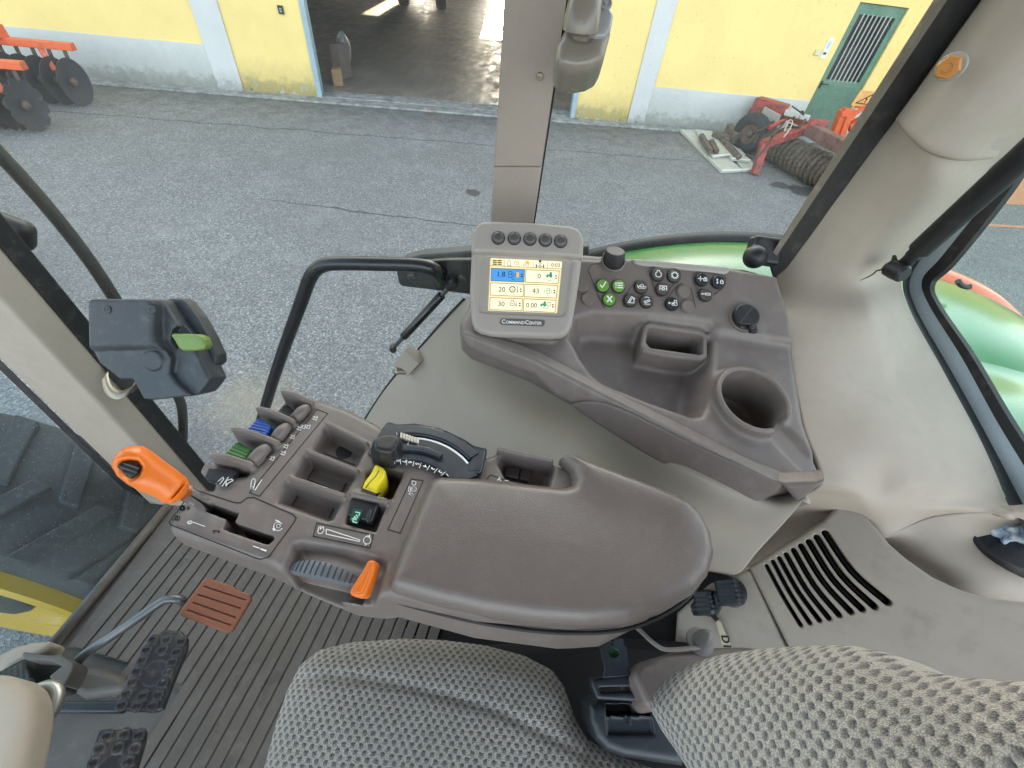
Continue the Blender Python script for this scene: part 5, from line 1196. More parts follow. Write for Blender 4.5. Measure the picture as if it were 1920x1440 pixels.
def f_arm(X, Y, Z):
    sl = (Y-fr_line[0][1])
    d = ext(poly2(X, Y, body), Z, -.13, 0, .011)
    d = smax(d, -(Z+.05+.16*np.clip(X-xl, 0, .45)), .02)
    for (T_, B2) in fin_s:
        q = seg2(X, Y, T_, B2); tpar = ((X-T_[0])*(B2[0]-T_[0])+(Y-T_[1])*(B2[1]-T_[1]))/((B2[0]-T_[0])**2+(B2[1]-T_[1])**2)
        f = smax(q-.0017-.0022*np.clip(tpar, 0, 1), np.maximum(Z-.006-.018*np.clip(1-np.abs(tpar-.3)*1.2, 0, 1), -(Z+.035)), .002); d = smin(d, f, .004)
    for c in cells:
        p = poly2(X, Y, c); d = smax(d, -smax(p-Z*.45-.001, -(Z+.018), .005), .004)
    for c in cells:   # raised lip along the upper edge of each cell
        q = seg2(X, Y, c[0], c[1]); d = smin(d, smax(q-.0022, np.abs(Z)-.0085, .002), .004)
    d = smax(d, -np.maximum(poly2(X, Y, ycell), -(Z+.04)), .004)
    q = seg2(X, Y, *a5([(1250, 785), (1450, 838)])); d = smin(d, smax(q-.004, np.abs(Z+.004)-.012, .003), .006)
    d = smax(d, -np.maximum(poly2(X, Y, rock), -(Z+.016)), .003)
    for s_ in slotA: d = smax(d, -np.maximum(poly2(X, Y, s_), -(Z+.04)), .001)
    ps = poly2(X, Y, scoop); d = smax(d, -smax(ps-Z*.25, -(Z+.034), .012), .006)
    d = smax(d, -np.maximum(poly2(X, Y, wslot), -(Z+.06)), .003)
    d = smax(d, -smax(poly2(X, Y, ftray)-Z*.3, -(Z+.022), .006), .004)
    q = seg2(X, Y, *a8([(1225, 335), (1690, 432)])); d = smin(d, smax(q-.003, np.abs(Z-.0)-.012, .003), .005)
    return d
lo, hi = bounds(list(body)+[p for f in fin_s for p in f], .014)
sdf_obj('body', f_arm, (*lo, -.14), (*hi, .02), .0016, M_DASH, arm, FA)
# padded top
def m_leather():
    m, t = nt('grained_vinyl'); co = objco(t); v = N(t, 'ShaderNodeTexVoronoi', i_Scale=300, feature='DISTANCE_TO_EDGE'); L(t, co, v.inputs['Vector']); n1 = noise(t, co, 9, 5); n2 = noise(t, co, 60, 5, .7)
    g = mixc(t, n1, (.112, .089, .079), (.14, .114, .102)); g = mixc(t, ramp(t, n2, [(.5, 0.0), (.75, .3)]), g, (.17, .15, .14))
    finish(t, g, mth(t, 'MULTIPLY_ADD', n1, .16, .27), mth(t, 'ADD', ramp(t, v.outputs['Distance'], [(0.0, 0.0), (.12, 1.0)]), mth(t, 'MULTIPLY', n2, .12)), .2, .0008, Coat_Weight=.25, Coat_Roughness=.3); return m
pad = a6([(440, 575), (465, 548), (500, 535), (700, 542), (950, 573), (1130, 600), (1172, 596), (1184, 570), (1172, 520), (1115, 462), (1140, 448), (1180, 450), (1300, 492), (1550, 588), (1750, 672), (1840, 742), (1895, 830), (1915, 930), (1885, 1040), (1810, 1130), (1660, 1222), (1480, 1280), (1250, 1296), (1000, 1282), (740, 1243), (500, 1190), (275, 1128), (245, 1105), (248, 1060), (330, 840)], .0)
bump_a, bump_b = a6([(1150, 480), (1700, 690)])
def f_pad(X, Y, Z):
    p = poly2(X, Y, pad); zz = Z-.011*np.exp(-(seg2(X, Y, bump_a, bump_b)/.035)**2)-.006*(1-np.exp(np.minimum(p, 0)/.03))
    return ext(p, zz, -.026, .012, .0165)
lo, hi = bounds(pad, .012); sdf_obj('padded_top', f_pad, (*lo, -.035), (*hi, .042), .0022, m_leather(), arm, FA, 'rounded grained vinyl arm pad')
mb = MB(); fl = a6([(245, 1108), (275, 1131), (500, 1193), (740, 1246), (1000, 1285), (1250, 1299), (1480, 1283), (1660, 1225), (1810, 1133), (1885, 1043)])
mb.tube([FA(p[0], p[1], -.026) for p in catmull([np.array(q) for q in fl], 4)], .0022, 8); mb.build('pad_seam', M_INK, arm, angle=180)
# lower side shell seen under the pad
sh_o = a6([(235, 1150), (700, 1262), (1200, 1310), (1480, 1292), (1690, 1210), (1600, 1100), (600, 1050)], -.05)
lo, hi = bounds(sh_o, .012); sdf_obj('side_shell', lambda X, Y, Z: ext(poly2(X, Y, sh_o)-.12*(Z+.05), Z, -.115, -.03, .012), (*lo, -.125), (*hi, -.02), .003, M_DASH, arm, FA)
# cell floors, lines and printed plates
mb = MB()
for q in ([(1090, 425), (1315, 492), (1262, 592), (1050, 512)], [(1000, 600), (1222, 655), (1165, 770), (948, 682)], [(912, 752), (1137, 828), (1080, 940), (850, 848)]): mb.stroke([A5(x, y, -.0175) for x, y in q], .0012, FA.z, .0004, True)
mb.stroke([A5(*p, .0) for p in ((210, 755), (235, 752), (480, 832), (520, 832), (560, 800), (600, 798), (850, 905), (875, 930), (860, 960))], .0012, FA.z, .0004); mb.stroke([A5(*p) for p in ((860, 960), (700, 1180), (650, 1197), (620, 1190), (70, 975), (60, 955), (210, 755))], .0012, FA.z, .0004)
mb.stroke([A5(*p) for p in ((1615, 680), (1692, 690), (1545, 1028), (1465, 1005))], .0010, FA.z, .0004, True); mb.stroke([A5(*p) for p in ((1008, 962), (1372, 1040), (1350, 1122), (985, 1048))], .0010, FA.z, .0004, True)
mb.stroke([A5(*p) for p in ((1010, 232), (1078, 258), (640, 790), (575, 768))], .0010, FA.z, .0004, True)
mb.lathe(A5(1185, 505, -.0185), FA.z, [(.0105, 0), (.0105, .0012), (.0001, .0013)], 28)
mb.build('drawn_lines', [M_INK], arm)
mb = MB()
def W5(pts, w=4, closed=False): mb.stroke([A5(*p) for p in pts], w*A5S, FA.z, .0006, closed)
A5S = np.linalg.norm(A5(1, 0)-A5(0, 0))
C5 = lambda x, y, r, n=12, a0=0, a1=6.283: [(x+r*math.cos(a), y+r*math.sin(a)) for a in np.linspace(a0, a1, n)]
W5([(1070, 1002), (1285, 1072), (1282, 1082), (1068, 1034)], 4, True)
W5([(1015, 1020), (1022, 990), (1035, 985), (1030, 1005), (1050, 985), (1055, 1010), (1040, 1030), (1020, 1030)], 4, True)
W5(C5(1332, 1075, 24), 4); W5([(1318, 1055), (1335, 1045), (1350, 1052)], 4); W5([(1325, 1100), (1318, 1108)], 4); W5([(1345, 1045), (1350, 1038)], 5)
W5(C5(1632, 745, 16), 4); W5(C5(1632, 745, 7), 4); W5([(1600, 730), (1612, 735), (1608, 762), (1598, 760)], 4, True); W5([(1620, 692), (1646, 698), (1642, 720), (1622, 718), (1620, 692)], 4); W5(C5(1620, 782, 8), 4); W5([(1612, 765), (1600, 778), (1612, 785)], 4)
W5([(582, 745), (590, 690), (600, 678), (612, 682), (612, 700), (602, 745)], 4, True); W5(C5(592, 738, 8), 4); W5([(612, 752), (655, 685)], 4)
W5(C5(760, 985, 28, 14, .5, 5.6), 5); W5(C5(762, 982, 12), 5); W5([(735, 1010), (728, 1000)], 8); W5([(770, 955), (745, 945)], 5)
W5([(178, 955), (200, 950), (205, 965), (185, 968)], 7, True); W5([(205, 955), (290, 985)], 4); W5([(600, 1112), (640, 1125)], 4); W5([(650, 1130), (682, 1142)], 7)
for x, y in ((1000, 290), (925, 345), (898, 355), (955, 345), (855, 410), (812, 470), (795, 515), (725, 548)):
    k = 1.0
    W5([(x-14, y-12), (x+8, y-4)], 4); W5([(x-20, y+4), (x+4, y+12)], 4); W5([(x-4, y-10), (x-14, y+8)], 4); W5([(x+6, y-14), (x+14, y-10), (x+4, y+14)], 3)
mb.mat(1); W5([(85, 915), (128, 920), (122, 945), (82, 945)], 4, True); W5([(95, 940), (118, 918)], 6); W5(C5(105, 930, 10), 4); W5([(342, 1012), (382, 1016), (378, 1026)], 5); W5([(348, 1012), (345, 1028)], 4); W5(C5(145, 868, 12), 10); W5([(180, 860), (185, 872)], 12)
mb.build('printed_symbols', [M_PRINT, M_INK], arm, 'white symbols with a hare, wedge and turtle')
# hydraulic levers at the edge
M_BLUE = plastic('blue_lever', (.012, .075, .36), .4, 600, .08, .1); M_GRN = plastic('green_lever', (.035, .15, .022), .42, 600, .08, .1)
def paddle(poly, name, mat, lab, ribs, z0=-.018, z1=-.001):
    pl_ = a5(poly, 0); lo, hi = bounds(pl_, .008)
    (ax_, ay_), (bx_, by_) = a5(ribs, 0); L_ = math.hypot(bx_-ax_, by_-ay_); dx_, dy_ = (bx_-ax_)/L_, (by_-ay_)/L_
    def f(X, Y, Z):
        t = (X-ax_)*dx_+(Y-ay_)*dy_
        return ext(poly2(X, Y, pl_), Z+.0012*np.cos(t*2*math.pi/.0042)*.5-.0, z0, z1, .004)
    return sdf_obj(name, f, (*lo, z0-.006), (*hi, z1+.006), .0009, mat, arm, FA, lab)
paddle([(730, 275), (790, 205), (812, 198), (872, 245), (840, 300), (790, 300)], 'lever', M_BLK, 'black ribbed hydraulic lever', ((740, 290), (830, 205)), -.024, .002)
paddle([(568, 392), (632, 322), (655, 312), (730, 362), (690, 435), (640, 425)], 'lever', M_BLUE, 'blue ribbed hydraulic lever', ((600, 410), (670, 320)), -.016, .010)
paddle([(412, 542), (488, 462), (512, 452), (602, 505), (555, 580), (500, 572)], 'lever', M_GRN, 'green ribbed hydraulic lever', ((450, 560), (540, 470)), -.018, .006)
for pts in (((842, 296), (880, 282), (915, 245), (945, 222)), ((708, 440), (745, 422), (785, 372), (818, 342)), ((560, 582), (600, 560), (650, 508), (690, 478))):
    mb = MB(); pth = catmull([A5(*p, w) for p, w in zip(pts, (-.012, .0, .006, .004))], 6); m_ = len(pth); mb.tube(pth, [.0058+.0022*math.sin(math.pi*i/(m_-1)) for i in range(m_)], 16); mb.build('finger_hook', M_DASH, arm, angle=180)
# rocker switches
def quadblk(pts, z0, z1): mb_ = MB(); mb_.prism([A5(*p, z0) for p in pts], FA.z*(z1-z0)); return mb_
quadblk([(335, 650), (545, 660), (470, 765), (312, 705)], -.03, -.006).build('switch_frame', M_DASH, arm, bevel=.002)
mb = quadblk([(340, 645), (520, 665), (455, 755), (318, 705)], -.008, .004); mb.mat(1)
for st_ in ([(375, 695), (360, 710), (390, 680), (405, 668), (410, 680), (385, 712)], [(400, 725), (440, 668)], [(425, 725), (425, 690), (460, 680), (470, 690), (440, 705), (425, 725)]): mb.stroke([A5(*p, .0042) for p in st_], .001, FA.z, .0003)
mb.build('rocker_switch', [M_BBLACK, M_PRINT], arm, 'black rocker switch with white symbols', bevel=.002)
mb = quadblk([(1215, 955), (1250, 830), (1430, 862), (1375, 1000)], -.0155, .003); mb.build('rocker_switch', M_BBLACK, arm, 'black rocker switch with a dark green face', bevel=.002)
mb = quadblk([(1222, 950), (1248, 878), (1310, 888), (1275, 968)], .0005, .0042); mb.mat(1)
for st_ in ([(1258, 892), (1285, 897), (1278, 915)], [(1262, 910), (1272, 925), (1258, 935), (1252, 920)], [(1235, 935), (1262, 942)], [(1250, 925), (1240, 950)], [(1240, 955), (1266, 960)]): mb.stroke([A5(*p, .0043) for p in st_], .0011, FA.z, .0003)
mb.build('green_face', [plastic('dark_green_face', (.01, .06, .04), .35), flat('mint_print', (.4, .75, .6), .5)], arm)
mb = quadblk([(1325, 960), (1345, 895), (1362, 888), (1372, 905), (1345, 975)], .0, .0075); mb.build('rocker_ridge', M_BBLACK, arm, bevel=.002)
# yellow lever
pl_ = a5([(1385, 612), (1398, 605), (1440, 628), (1456, 650), (1450, 690), (1410, 745), (1395, 782), (1350, 772), (1308, 750), (1322, 715), (1362, 660)], .004)
lo, hi = bounds(pl_, .006); sdf_obj('lever', lambda X, Y, Z: ext(poly2(X, Y, pl_), Z-.005, -.03, .008, .004), (*lo, -.032), (*hi, .018), .0011, plastic('yellow_lever', (.66, .53, .012), .42, 600, .08, .1), arm, FA, 'bright yellow paddle lever')
mb = MB(); mb.stroke([A5(*p, .0128) for p in ((1408, 625), (1385, 665), (1345, 705), (1322, 738))], .0009, FA.z, .0004); mb.stroke([A5(*p, .0126) for p in ((1310, 752), (1395, 784), (1412, 770))], .0035, FA.z, .0004); mb.build('lever_mark', M_INK, arm)
# thumb wheel and orange stop lever
c0_, c1_ = A5(838, 1243, -.016), A5(1262, 1333, -.016); wx = unit(c1_-c0_); wl = np.linalg.norm(c1_-c0_); wy = np.cross(FA.z, wx)
mb = MB(); G = []
N_ = 120
for i in range(N_+1):
    t = i/N_; a = (t-.5)*1.5; Rw = wl/2/math.sin(.75); ctr2 = (c0_+c1_)/2-FA.z*Rw*math.cos(.75)
    rr = Rw-(.0022 if (t*13) % 1 < .28 else 0)
    hw = .0068*(.35+.65*math.sin(math.pi*min(max(t, .03), .97))**.5)
    e = ctr2+wx*rr*math.sin(a)+FA.z*rr*math.cos(a)
    G.append([e-wy*hw-FA.z*.012, e-wy*hw, e+wy*hw*.2+FA.z*.0012, e+wy*hw, e+wy*hw-FA.z*.012])
mb.grid(np.array(G)); mb.build('thumb_wheel', plastic('grey_wheel', (.115, .13, .15), .4, 500, .1, .2), arm, 'grey ribbed thumb wheel', angle=30)
fO = Fr(A5(1310, 1320, .006), FA.x, z=unit(FA.z+V3(.0, -.25, 0)))
ol = fO.pxs(zm([(1342, 1212), (1362, 1203), (1385, 1208), (1393, 1228), (1378, 1300), (1352, 1372), (1325, 1432), (1302, 1443), (1265, 1442), (1232, 1425), (1228, 1402), (1262, 1345), (1308, 1275)], Z5, 300, 700))
lo, hi = bounds(ol, .006); M_ORP = plastic('orange_plastic', (.70, .155, .012), .36, 500, .06, .12, (.5, .3, .15), var=.06)
sdf_obj('stop_lever', lambda X, Y, Z: smax(ext(poly2(X, Y, ol), Z, -.022, .007, .004), -(np.maximum(poly2(X, Y, ol)+.0045, -(Z-.0055))), .002), (*lo, -.03), (*hi, .014), .0012, M_ORP, arm, fO, 'small orange stop lever by the thumb wheel')
# gear lever with orange grip
s0 = P((388, 949), z=ZA-.006); s1 = P((345, 922), z=-.405)
mb = MB(); mb.tube([s0, s1], .0076, 20); gl_ = mb.build('gear_lever', flat('chrome', (.85, .85, .85), .22, 1.0), arm, 'chrome lever with an orange plastic grip')
fG = Fr(P((285, 890), z=-.365), unit(P((240, 868), z=-.345)-P((345, 922), z=-.405)), z=unit(-P((285, 890), z=-.365)))
gp_ = fG.pxs([(208, 873), (213, 857), (226, 843), (247, 836), (268, 836), (284, 845), (305, 862), (330, 880), (350, 896), (356, 907), (350, 925), (338, 938), (322, 945), (306, 943), (292, 933), (262, 921), (240, 909), (220, 893)])
gb_ = fG.pxs([(216, 874), (226, 864), (243, 861), (260, 864), (268, 876), (263, 891), (248, 902), (238, 898)], .012)
gl0, gl1 = fG.pxs([(312, 948), (350, 902)], .015)
def f_grip(X, Y, Z):
    d = ext(poly2(X, Y, gp_), Z, -.022, .016, .015)
    d = smax(d, -np.maximum(poly2(X, Y, gb_), -(Z-.007)), .005)
    q = seg2(X, Y, gl0, gl1); return smax(d, -(np.maximum(q, np.abs(np.sqrt(Z*Z)*0))-.0007+np.maximum(0, .010-Z)*.2), .001)
lo, hi = bounds(gp_, .008); sdf_obj('grip', f_grip, (*lo, -.03), (*hi, .022), .0014, M_ORP, gl_, fG)
gb2 = fG.pxs([(218, 874), (228, 865), (243, 863), (258, 866), (266, 876), (261, 889), (247, 899), (238, 895)], .012)
lo, hi = bounds(gb2, .005); e_ = unit(V3(*(np.array(gb2[5])-np.array(gb2[0])), 0))
sdf_obj('grip_button', lambda X, Y, Z: ext(poly2(X, Y, gb2), Z+.0007*np.cos(2*math.pi*(X*e_[1]-Y*e_[0])/.0035), .0, .0105, .003), (*lo, -.004), (*hi, .014), .0009, M_BLK, gl_, fG)
# speed dial
pA, pB, pC = [np.array(a8([p])[0]) for p in ((410, 243), (690, 290), (945, 470))]
def circum(a, b, c):
    d = 2*(a[0]*(b[1]-c[1])+b[0]*(c[1]-a[1])+c[0]*(a[1]-b[1])); s = lambda p: p@p
    return np.array([(s(a)*(b[1]-c[1])+s(b)*(c[1]-a[1])+s(c)*(a[1]-b[1]))/d, (s(a)*(c[0]-b[0])+s(b)*(a[0]-c[0])+s(c)*(b[0]-a[0]))/d])
cD = circum(pA, pB, pC); r0 = np.linalg.norm(pA-cD); ang = lambda p: math.atan2(p[1]-cD[1], p[0]-cD[0])
aL, aR = ang(pA), ang(pC)
def ringsec(mb, r1, r2, z0, z1, a0, a1, n=28):
    G = []
    for t in np.linspace(a0, a1, n):
        c, s_ = math.cos(t), math.sin(t); G.append([FA(cD[0]+r*c, cD[1]+r*s_, z) for r, z in ((r1, z0), (r1, z1), (r2, z1), (r2, z0), (r1, z0))])
    mb.grid(np.array(G)); mb.add(G[0][:4], [(0, 1, 2, 3)]); mb.add(G[-1][:4], [(3, 2, 1, 0)])
def ra(p, w=0): q = np.array(a8([p], w)[0]); return np.linalg.norm(q-cD), ang(q)
M_DIAL = plastic('dial_black', (.022, .026, .034), .3, 700, .06, .2, (.10, .11, .12))
mb = MB(); mb.prism([A8(*p, -.012) for p in ((55, 400), (180, 180), (235, 110), (320, 135), (480, 125), (700, 165), (920, 270), (1000, 325), (1118, 352), (1065, 556), (930, 546), (830, 560), (690, 540), (560, 470), (330, 440), (130, 440))], FA.z*.016); mb.build('dial_base', M_DIAL, arm, bevel=.003)
mb = MB(); ringsec(mb, r0+.0035, r0+.019, 0, .014, ang(np.array(a8([(330, 180)])[0])), ang(np.array(a8([(985, 420)])[0])), 24); mb.build('dial_hood', M_DIAL, arm, bevel=.003, seg=3)
mb = MB(); mb.prism([A8(*p, 0) for p in ((890, 340), (925, 268), (1000, 322), (1118, 352), (1066, 556), (935, 546), (965, 430))], FA.z*.012); mb.build('dial_end_block', M_DIAL, arm, bevel=.003)
mb = MB(); ringsec(mb, r0-.030, r0+.0025, 0, .0105, aL+.35, aR-.22, 32); mb.build('dial_drum', M_DIAL, arm, bevel=.0015)
mb = MB(); ringsec(mb, r0-.0012, r0+.0012, .0105, .0112, aL, aR, 30); mb.mat(0); mb.stroke([A8(412, 240, .011), A8(402, 275, .011)], .0018, FA.z, .0004); mb.build('white_stripe', M_PRINT, arm)
mb = MB(); rr1, t1 = ra((350, 355)); rr2, t2 = ra((705, 425)); ringsec(mb, r0-.0205, r0-.0135, 0, .0165, t1, t2, 20); mb.build('slider', M_DIAL, arm, bevel=.0018, seg=3)
mb = MB()
for i, (ch, x, y) in enumerate((('9', 265, 405), ('8', 316, 405), ('7', 368, 411), ('6', 428, 418), ('5', 490, 432), ('4', 560, 452), ('3', 630, 474), ('2', 697, 503), ('1', 762, 530))):
    p = A8(x, y, .0112); q = np.array(a8([(x, y)], .0112)[0]); t = ang(q); up_ = FA.x*math.sin(t)-FA.y*math.cos(t)
    mb.text(ch, p, FA.x*math.cos(t)*-1+FA.y*math.sin(t)*-1, up_, .0066, bold=.02)
    if i < 8:
        nx = ((285, 405), (340, 408), (396, 415), (458, 425), (520, 442), (594, 463), (662, 488), (728, 517))[i]; pp = A8(*nx, .0112); rad = FA.x*math.cos(t)+FA.y*math.sin(t); mb.stroke([pp-rad*.004, pp+rad*.003], .0007, FA.z, .0003)
mb.text('V', A8(312, 165, .0045), FA.x, FA.y, .008); mb.mat(1)
mb.build('lettering', [M_PRINT], arm, 'white numbers one to nine on the dial rim')
mb = MB()
for k in range(7): mb.beam(A8(352+24*k, 158+8*k, .012), A8(345+25*k, 208+8*k, .012), .0032, .006)
mb.build('cream_ribs', plastic('cream_ribs', (.55, .50, .42), .4), arm, bevel=.001)
kn_ = a8([(72, 240), (150, 192), (210, 176), (290, 172), (345, 195), (372, 225), (365, 270), (340, 310), (335, 350), (300, 355), (268, 385), (215, 382), (150, 375), (88, 345), (76, 300)], .02)
lo, hi = bounds(kn_, .008)
r_a, r_b = a8([(150, 195), (190, 380)], .02)
sdf_obj('rotary_lever', lambda X, Y, Z: smax(ext(poly2(X, Y, kn_)+(Z-.012)*.25, Z, .0, .03, .004), (Z-.03)+.55*((X-r_a[0])*(r_b[1]-r_a[1])-(Y-r_a[1])*(r_b[0]-r_a[0]))/-.04*.0, .003), (*lo, -.004), (*hi, .036), .0013, M_BLK, arm, FA, 'black angular knob on the speed dial')
# finger tray details behind the dial
mb = MB(); mb.prism([A8(*p, -.021) for p in ((1290, 470), (1410, 488), (1395, 590), (1275, 565))], FA.z*.006); mb.build('tray_button', M_BBROWN, arm, bevel=.0015)
mb = MB(); mb.prism([A8(*p, -.021) for p in ((1422, 490), (1505, 505), (1490, 610), (1405, 592))], FA.z*.006); mb.build('tray_button', M_BBROWN, arm, bevel=.0015)
mb = MB(); mb.stroke([A8(*p, .0) for p in ((1270, 572), (1150, 530), (1128, 550), (1125, 570))], .0011, FA.z, .0004); mb.build('tray_line', M_INK, arm)
mb = MB(); mb.text('A', A8(1228, 573), FA.x, FA.y, .009); mb.stroke([A8(1280, 580), A8(1312, 586)], .0012, FA.z, .0004); mb.build('tray_letter', M_PRINT, arm)
# ================================================================== SEAT
def m_fabric(name, axes, pu=.0102, pv=.0060):
    m, t = nt(name); co = objco(t); sx = N(t, 'ShaderNodeSeparateXYZ'); L(t, co, sx.inputs[0])
    nz = N(t, 'ShaderNodeTexNoise', i_Scale=330, i_Detail=2.0); L(t, co, nz.inputs['Vector']); ns = N(t, 'ShaderNodeSeparateColor'); L(t, nz.outputs['Color'], ns.inputs[0])
    def comb(c): 
        o = None
        for i, k in enumerate(c):
            if k: q = mth(t, 'MULTIPLY', sx.outputs[i], k); o = q if o is None else mth(t, 'ADD', o, q)
        return o
    u = mth(t, 'ADD', comb(axes[0]), mth(t, 'MULTIPLY', mth(t, 'SUBTRACT', ns.outputs[0], .5), .0020))
    v = mth(t, 'ADD', comb(axes[1]), mth(t, 'MULTIPLY', mth(t, 'SUBTRACT', ns.outputs[1], .5), .0020))
    big = noise(t, co, 14, 3); u = mth(t, 'ADD', u, mth(t, 'MULTIPLY', big, .006)); v = mth(t, 'ADD', v, mth(t, 'MULTIPLY', noise(t, co, 11, 3), .006))
    vr = mth(t, 'DIVIDE', v, pv); row = mth(t, 'FLOOR', vr); par = mth(t, 'FLOORED_MODULO', row, 2.0)
    uu = mth(t, 'ADD', mth(t, 'DIVIDE', u, pu), mth(t, 'MULTIPLY', par, .5))
    fu = mth(t, 'ABSOLUTE', mth(t, 'SUBTRACT', mth(t, 'FRACT', uu), .5)); fv = mth(t, 'ABSOLUTE', mth(t, 'SUBTRACT', mth(t, 'FRACT', vr), .5))
    d = mth(t, 'POWER', mth(t, 'ADD', mth(t, 'POWER', fu, 4.0), mth(t, 'POWER', mth(t, 'MULTIPLY', fv, .58), 4.0)), .25)
    nb = noise(t, co, 480, 2, .6)
    mask = ramp(t, mth(t, 'ADD', d, mth(t, 'MULTIPLY', mth(t, 'SUBTRACT', nb, .5), .3)), [(.19, 1.0), (.30, 0.0)])
    mask = mth(t, 'MULTIPLY', mask, mth(t, 'ADD', mth(t, 'MULTIPLY', mth(t, 'FRACT', vr), .75), .35), clamp=True)
    th = N(t, 'ShaderNodeTexVoronoi', i_Scale=850); L(t, co, th.inputs['Vector'])
    light = mixc(t, ramp(t, th.outputs['Distance'], [(.2, 0.0), (.75, 1.0)]), (.74, .70, .64), (.38, .355, .325))
    light = mixc(t, ramp(t, noise(t, co, 6, 4), [(.35, 0.0), (.7, .35)]), light, (.29, .27, .24))
    dark = mixc(t, nb, (.035, .034, .042), (.14, .13, .135))
    g = mixc(t, mask, light, dark)
    h = mth(t, 'SUBTRACT', mth(t, 'MULTIPLY', th.outputs['Distance'], -.6), mth(t, 'MULTIPLY', mask, .8))
    finish(t, g, .95, h, .9, .004, spec=.15, Sheen_Weight=.25, Sheen_Roughness=.5); return m
ZC = -.685
seat = thing('operator_seat', 'patterned grey fabric operator seat seen from above, cushion and backrest', 'seat', P((800, 1400), z=-1.2))
FS = Fr(P((800, 1380), z=ZC), V3(.999, -.04, 0), z=V3(0, 0, 1))
cu = FS.pxs([(470, 1520), (492, 1440), (515, 1355), (536, 1292), (560, 1245), (592, 1220), (650, 1206), (750, 1199), (830, 1202), (910, 1212), (985, 1232), (1035, 1258), (1055, 1285), (1078, 1350), (1105, 1395), (1160, 1428), (1250, 1460), (1300, 1620), (1200, 1900), (500, 1900)])
seam = FS.pxs([(560, 1283), (600, 1273), (650, 1274), (740, 1287), (840, 1310), (930, 1338), (1000, 1372), (1060, 1400), (1120, 1432), (1200, 1470)])
scat = catmull([np.array(s) for s in seam], 3)
def f_cush(X, Y, Z):
    p = poly2(X, Y, cu)-.010; s_ = None
    for a, b in zip(scat[:-1], scat[1:]):
        q = seg2(X, Y, a, b); s_ = q if s_ is None else np.minimum(s_, q)
    zz = Z-.028*(1-np.exp(-np.clip(-p, 0, 1)/.05))+.0042*np.exp(-(s_/.005)**2)
    return ext(p, zz, -.11, -.0, .045)
lo, hi = bounds(cu, .03); lo[1] = max(lo[1], -.42)
sdf_obj('cushion', f_cush, (*lo, -.12), (*hi, .05), .003, m_fabric('seat_fabric', ((1, 0, 0), (0, 1, 0))), seat, FS, 'seat cushion with a curved seam')
FB = Fr(V3(.165, 0, -.62), V3(0, -1, 0), V3(math.sin(.35), 0, math.cos(.35)))
bk = FB.pxs([(1206, 1318), (1212, 1290), (1228, 1266), (1256, 1245), (1305, 1229), (1380, 1217), (1470, 1212), (1530, 1212), (1585, 1226), (1650, 1260), (1720, 1275), (1820, 1283), (1920, 1290), (2080, 1300), (2120, 1900), (1500, 1900), (1330, 1560), (1285, 1470), (1255, 1420), (1228, 1380), (1210, 1345)])
wing = FB.pxs([(1540, 1240), (1700, 1330), (1900, 1440)])
def f_back(X, Y, Z):
    p = poly2(X, Y, bk)-.009; zz = Z-.030*(1-np.exp(-np.clip(-p, 0, 1)/.05)); return ext(p, zz, -.13, 0, .05)
lo, hi = bounds(bk, .03); lo[0] = max(lo[0], -.16); hi[0] = min(hi[0], .40); hi[1] = min(hi[1], .62)
sdf_obj('backrest', f_back, (*lo, -.14), (*hi, .05), .004, m_fabric('back_fabric', ((0, 1, 0), (.34, 0, .94))), seat, FB, 'bulging patterned backrest')
mb = MB(); mb.prism([P(p, z=-.80) for p in ((560, 1300), (640, 1215), (1010, 1200), (1150, 1190), (1330, 1200), (1330, 1700), (500, 1700))], V3(0, 0, -.40)); mb.build('suspension', flat('seat_base_black', (.004, .004, .0045), .9), seat, bevel=.02)
rc = [P(p, z=-.60) for p in ((1185, 1262), (1200, 1240), (1260, 1222), (1320, 1213), (1400, 1211), (1440, 1216), (1400, 1300), (1215, 1330))]
mb = MB(); mb.prism(rc, V3(0, 0, -.07)); mb.build('recliner_cover', M_DASH, seat, bevel=.008, seg=3)
kc2 = P((1313, 1203), z=-.60); mb = MB(); mb.lathe(kc2-V3(0, 0, .004), V3(.05, .12, 1), [(.017, 0), (.017, .004), (.011, .005), (.0105, .015), (.007, .025), (.003, .03), (.0001, .0305)], 28); mb.build('recliner_knob', plastic('grey_cone', (.16, .15, .145), .45), seat, angle=50)
mb = MB(); mb.tube(catmull([P(p, z=z) for p, z in (((1185, 1170), -.62), ((1200, 1182), -.61), ((1222, 1203), -.60), ((1245, 1217), -.60), ((1280, 1217), -.598), ((1320, 1212), -.597))], 6), .0028, 8); mb.build('cable', plastic('grey_cable', (.22, .2, .19), .5), seat, angle=180)
# seat belt buckle
def zb3(pts): return zm(pts, 3.79, 1080, 1060)
FK = Fr(P((1160, 1280), z=-.63), V3(1, 0, 0), z=unit(V3(0, -.25, 1)))
buc = thing('seatbelt_buckle', 'dark seat belt buckle with a slotted tongue between cushion and backrest', 'seat belt', FK.o)
M_NAVY = plastic('dark_navy_plastic', (.011, .016, .023), .42, 700, .1, .2, (.08, .10, .12))
tg = FK.pxs(zb3([(168, 578), (182, 570), (176, 545), (200, 520), (246, 520), (248, 600), (232, 615), (230, 635), (250, 655), (285, 655), (308, 630), (300, 605), (266, 590), (268, 522), (325, 515), (338, 530), (338, 565), (358, 578), (388, 785), (190, 800), (204, 740)]), .01)
mb = MB(); mb.prism([FK(p[0], p[1], .010) for p in tg], -FK.z*.004); mb.build('tongue', M_NAVY, buc, bevel=.0008)
fo = FK.pxs(zb3([(108, 820), (130, 805), (200, 795), (300, 768), (400, 780), (500, 800), (505, 870), (480, 975), (150, 955), (112, 860)]), .006); fi = FK.pxs(zb3([(165, 868), (465, 862), (470, 900), (170, 905)]), .006)
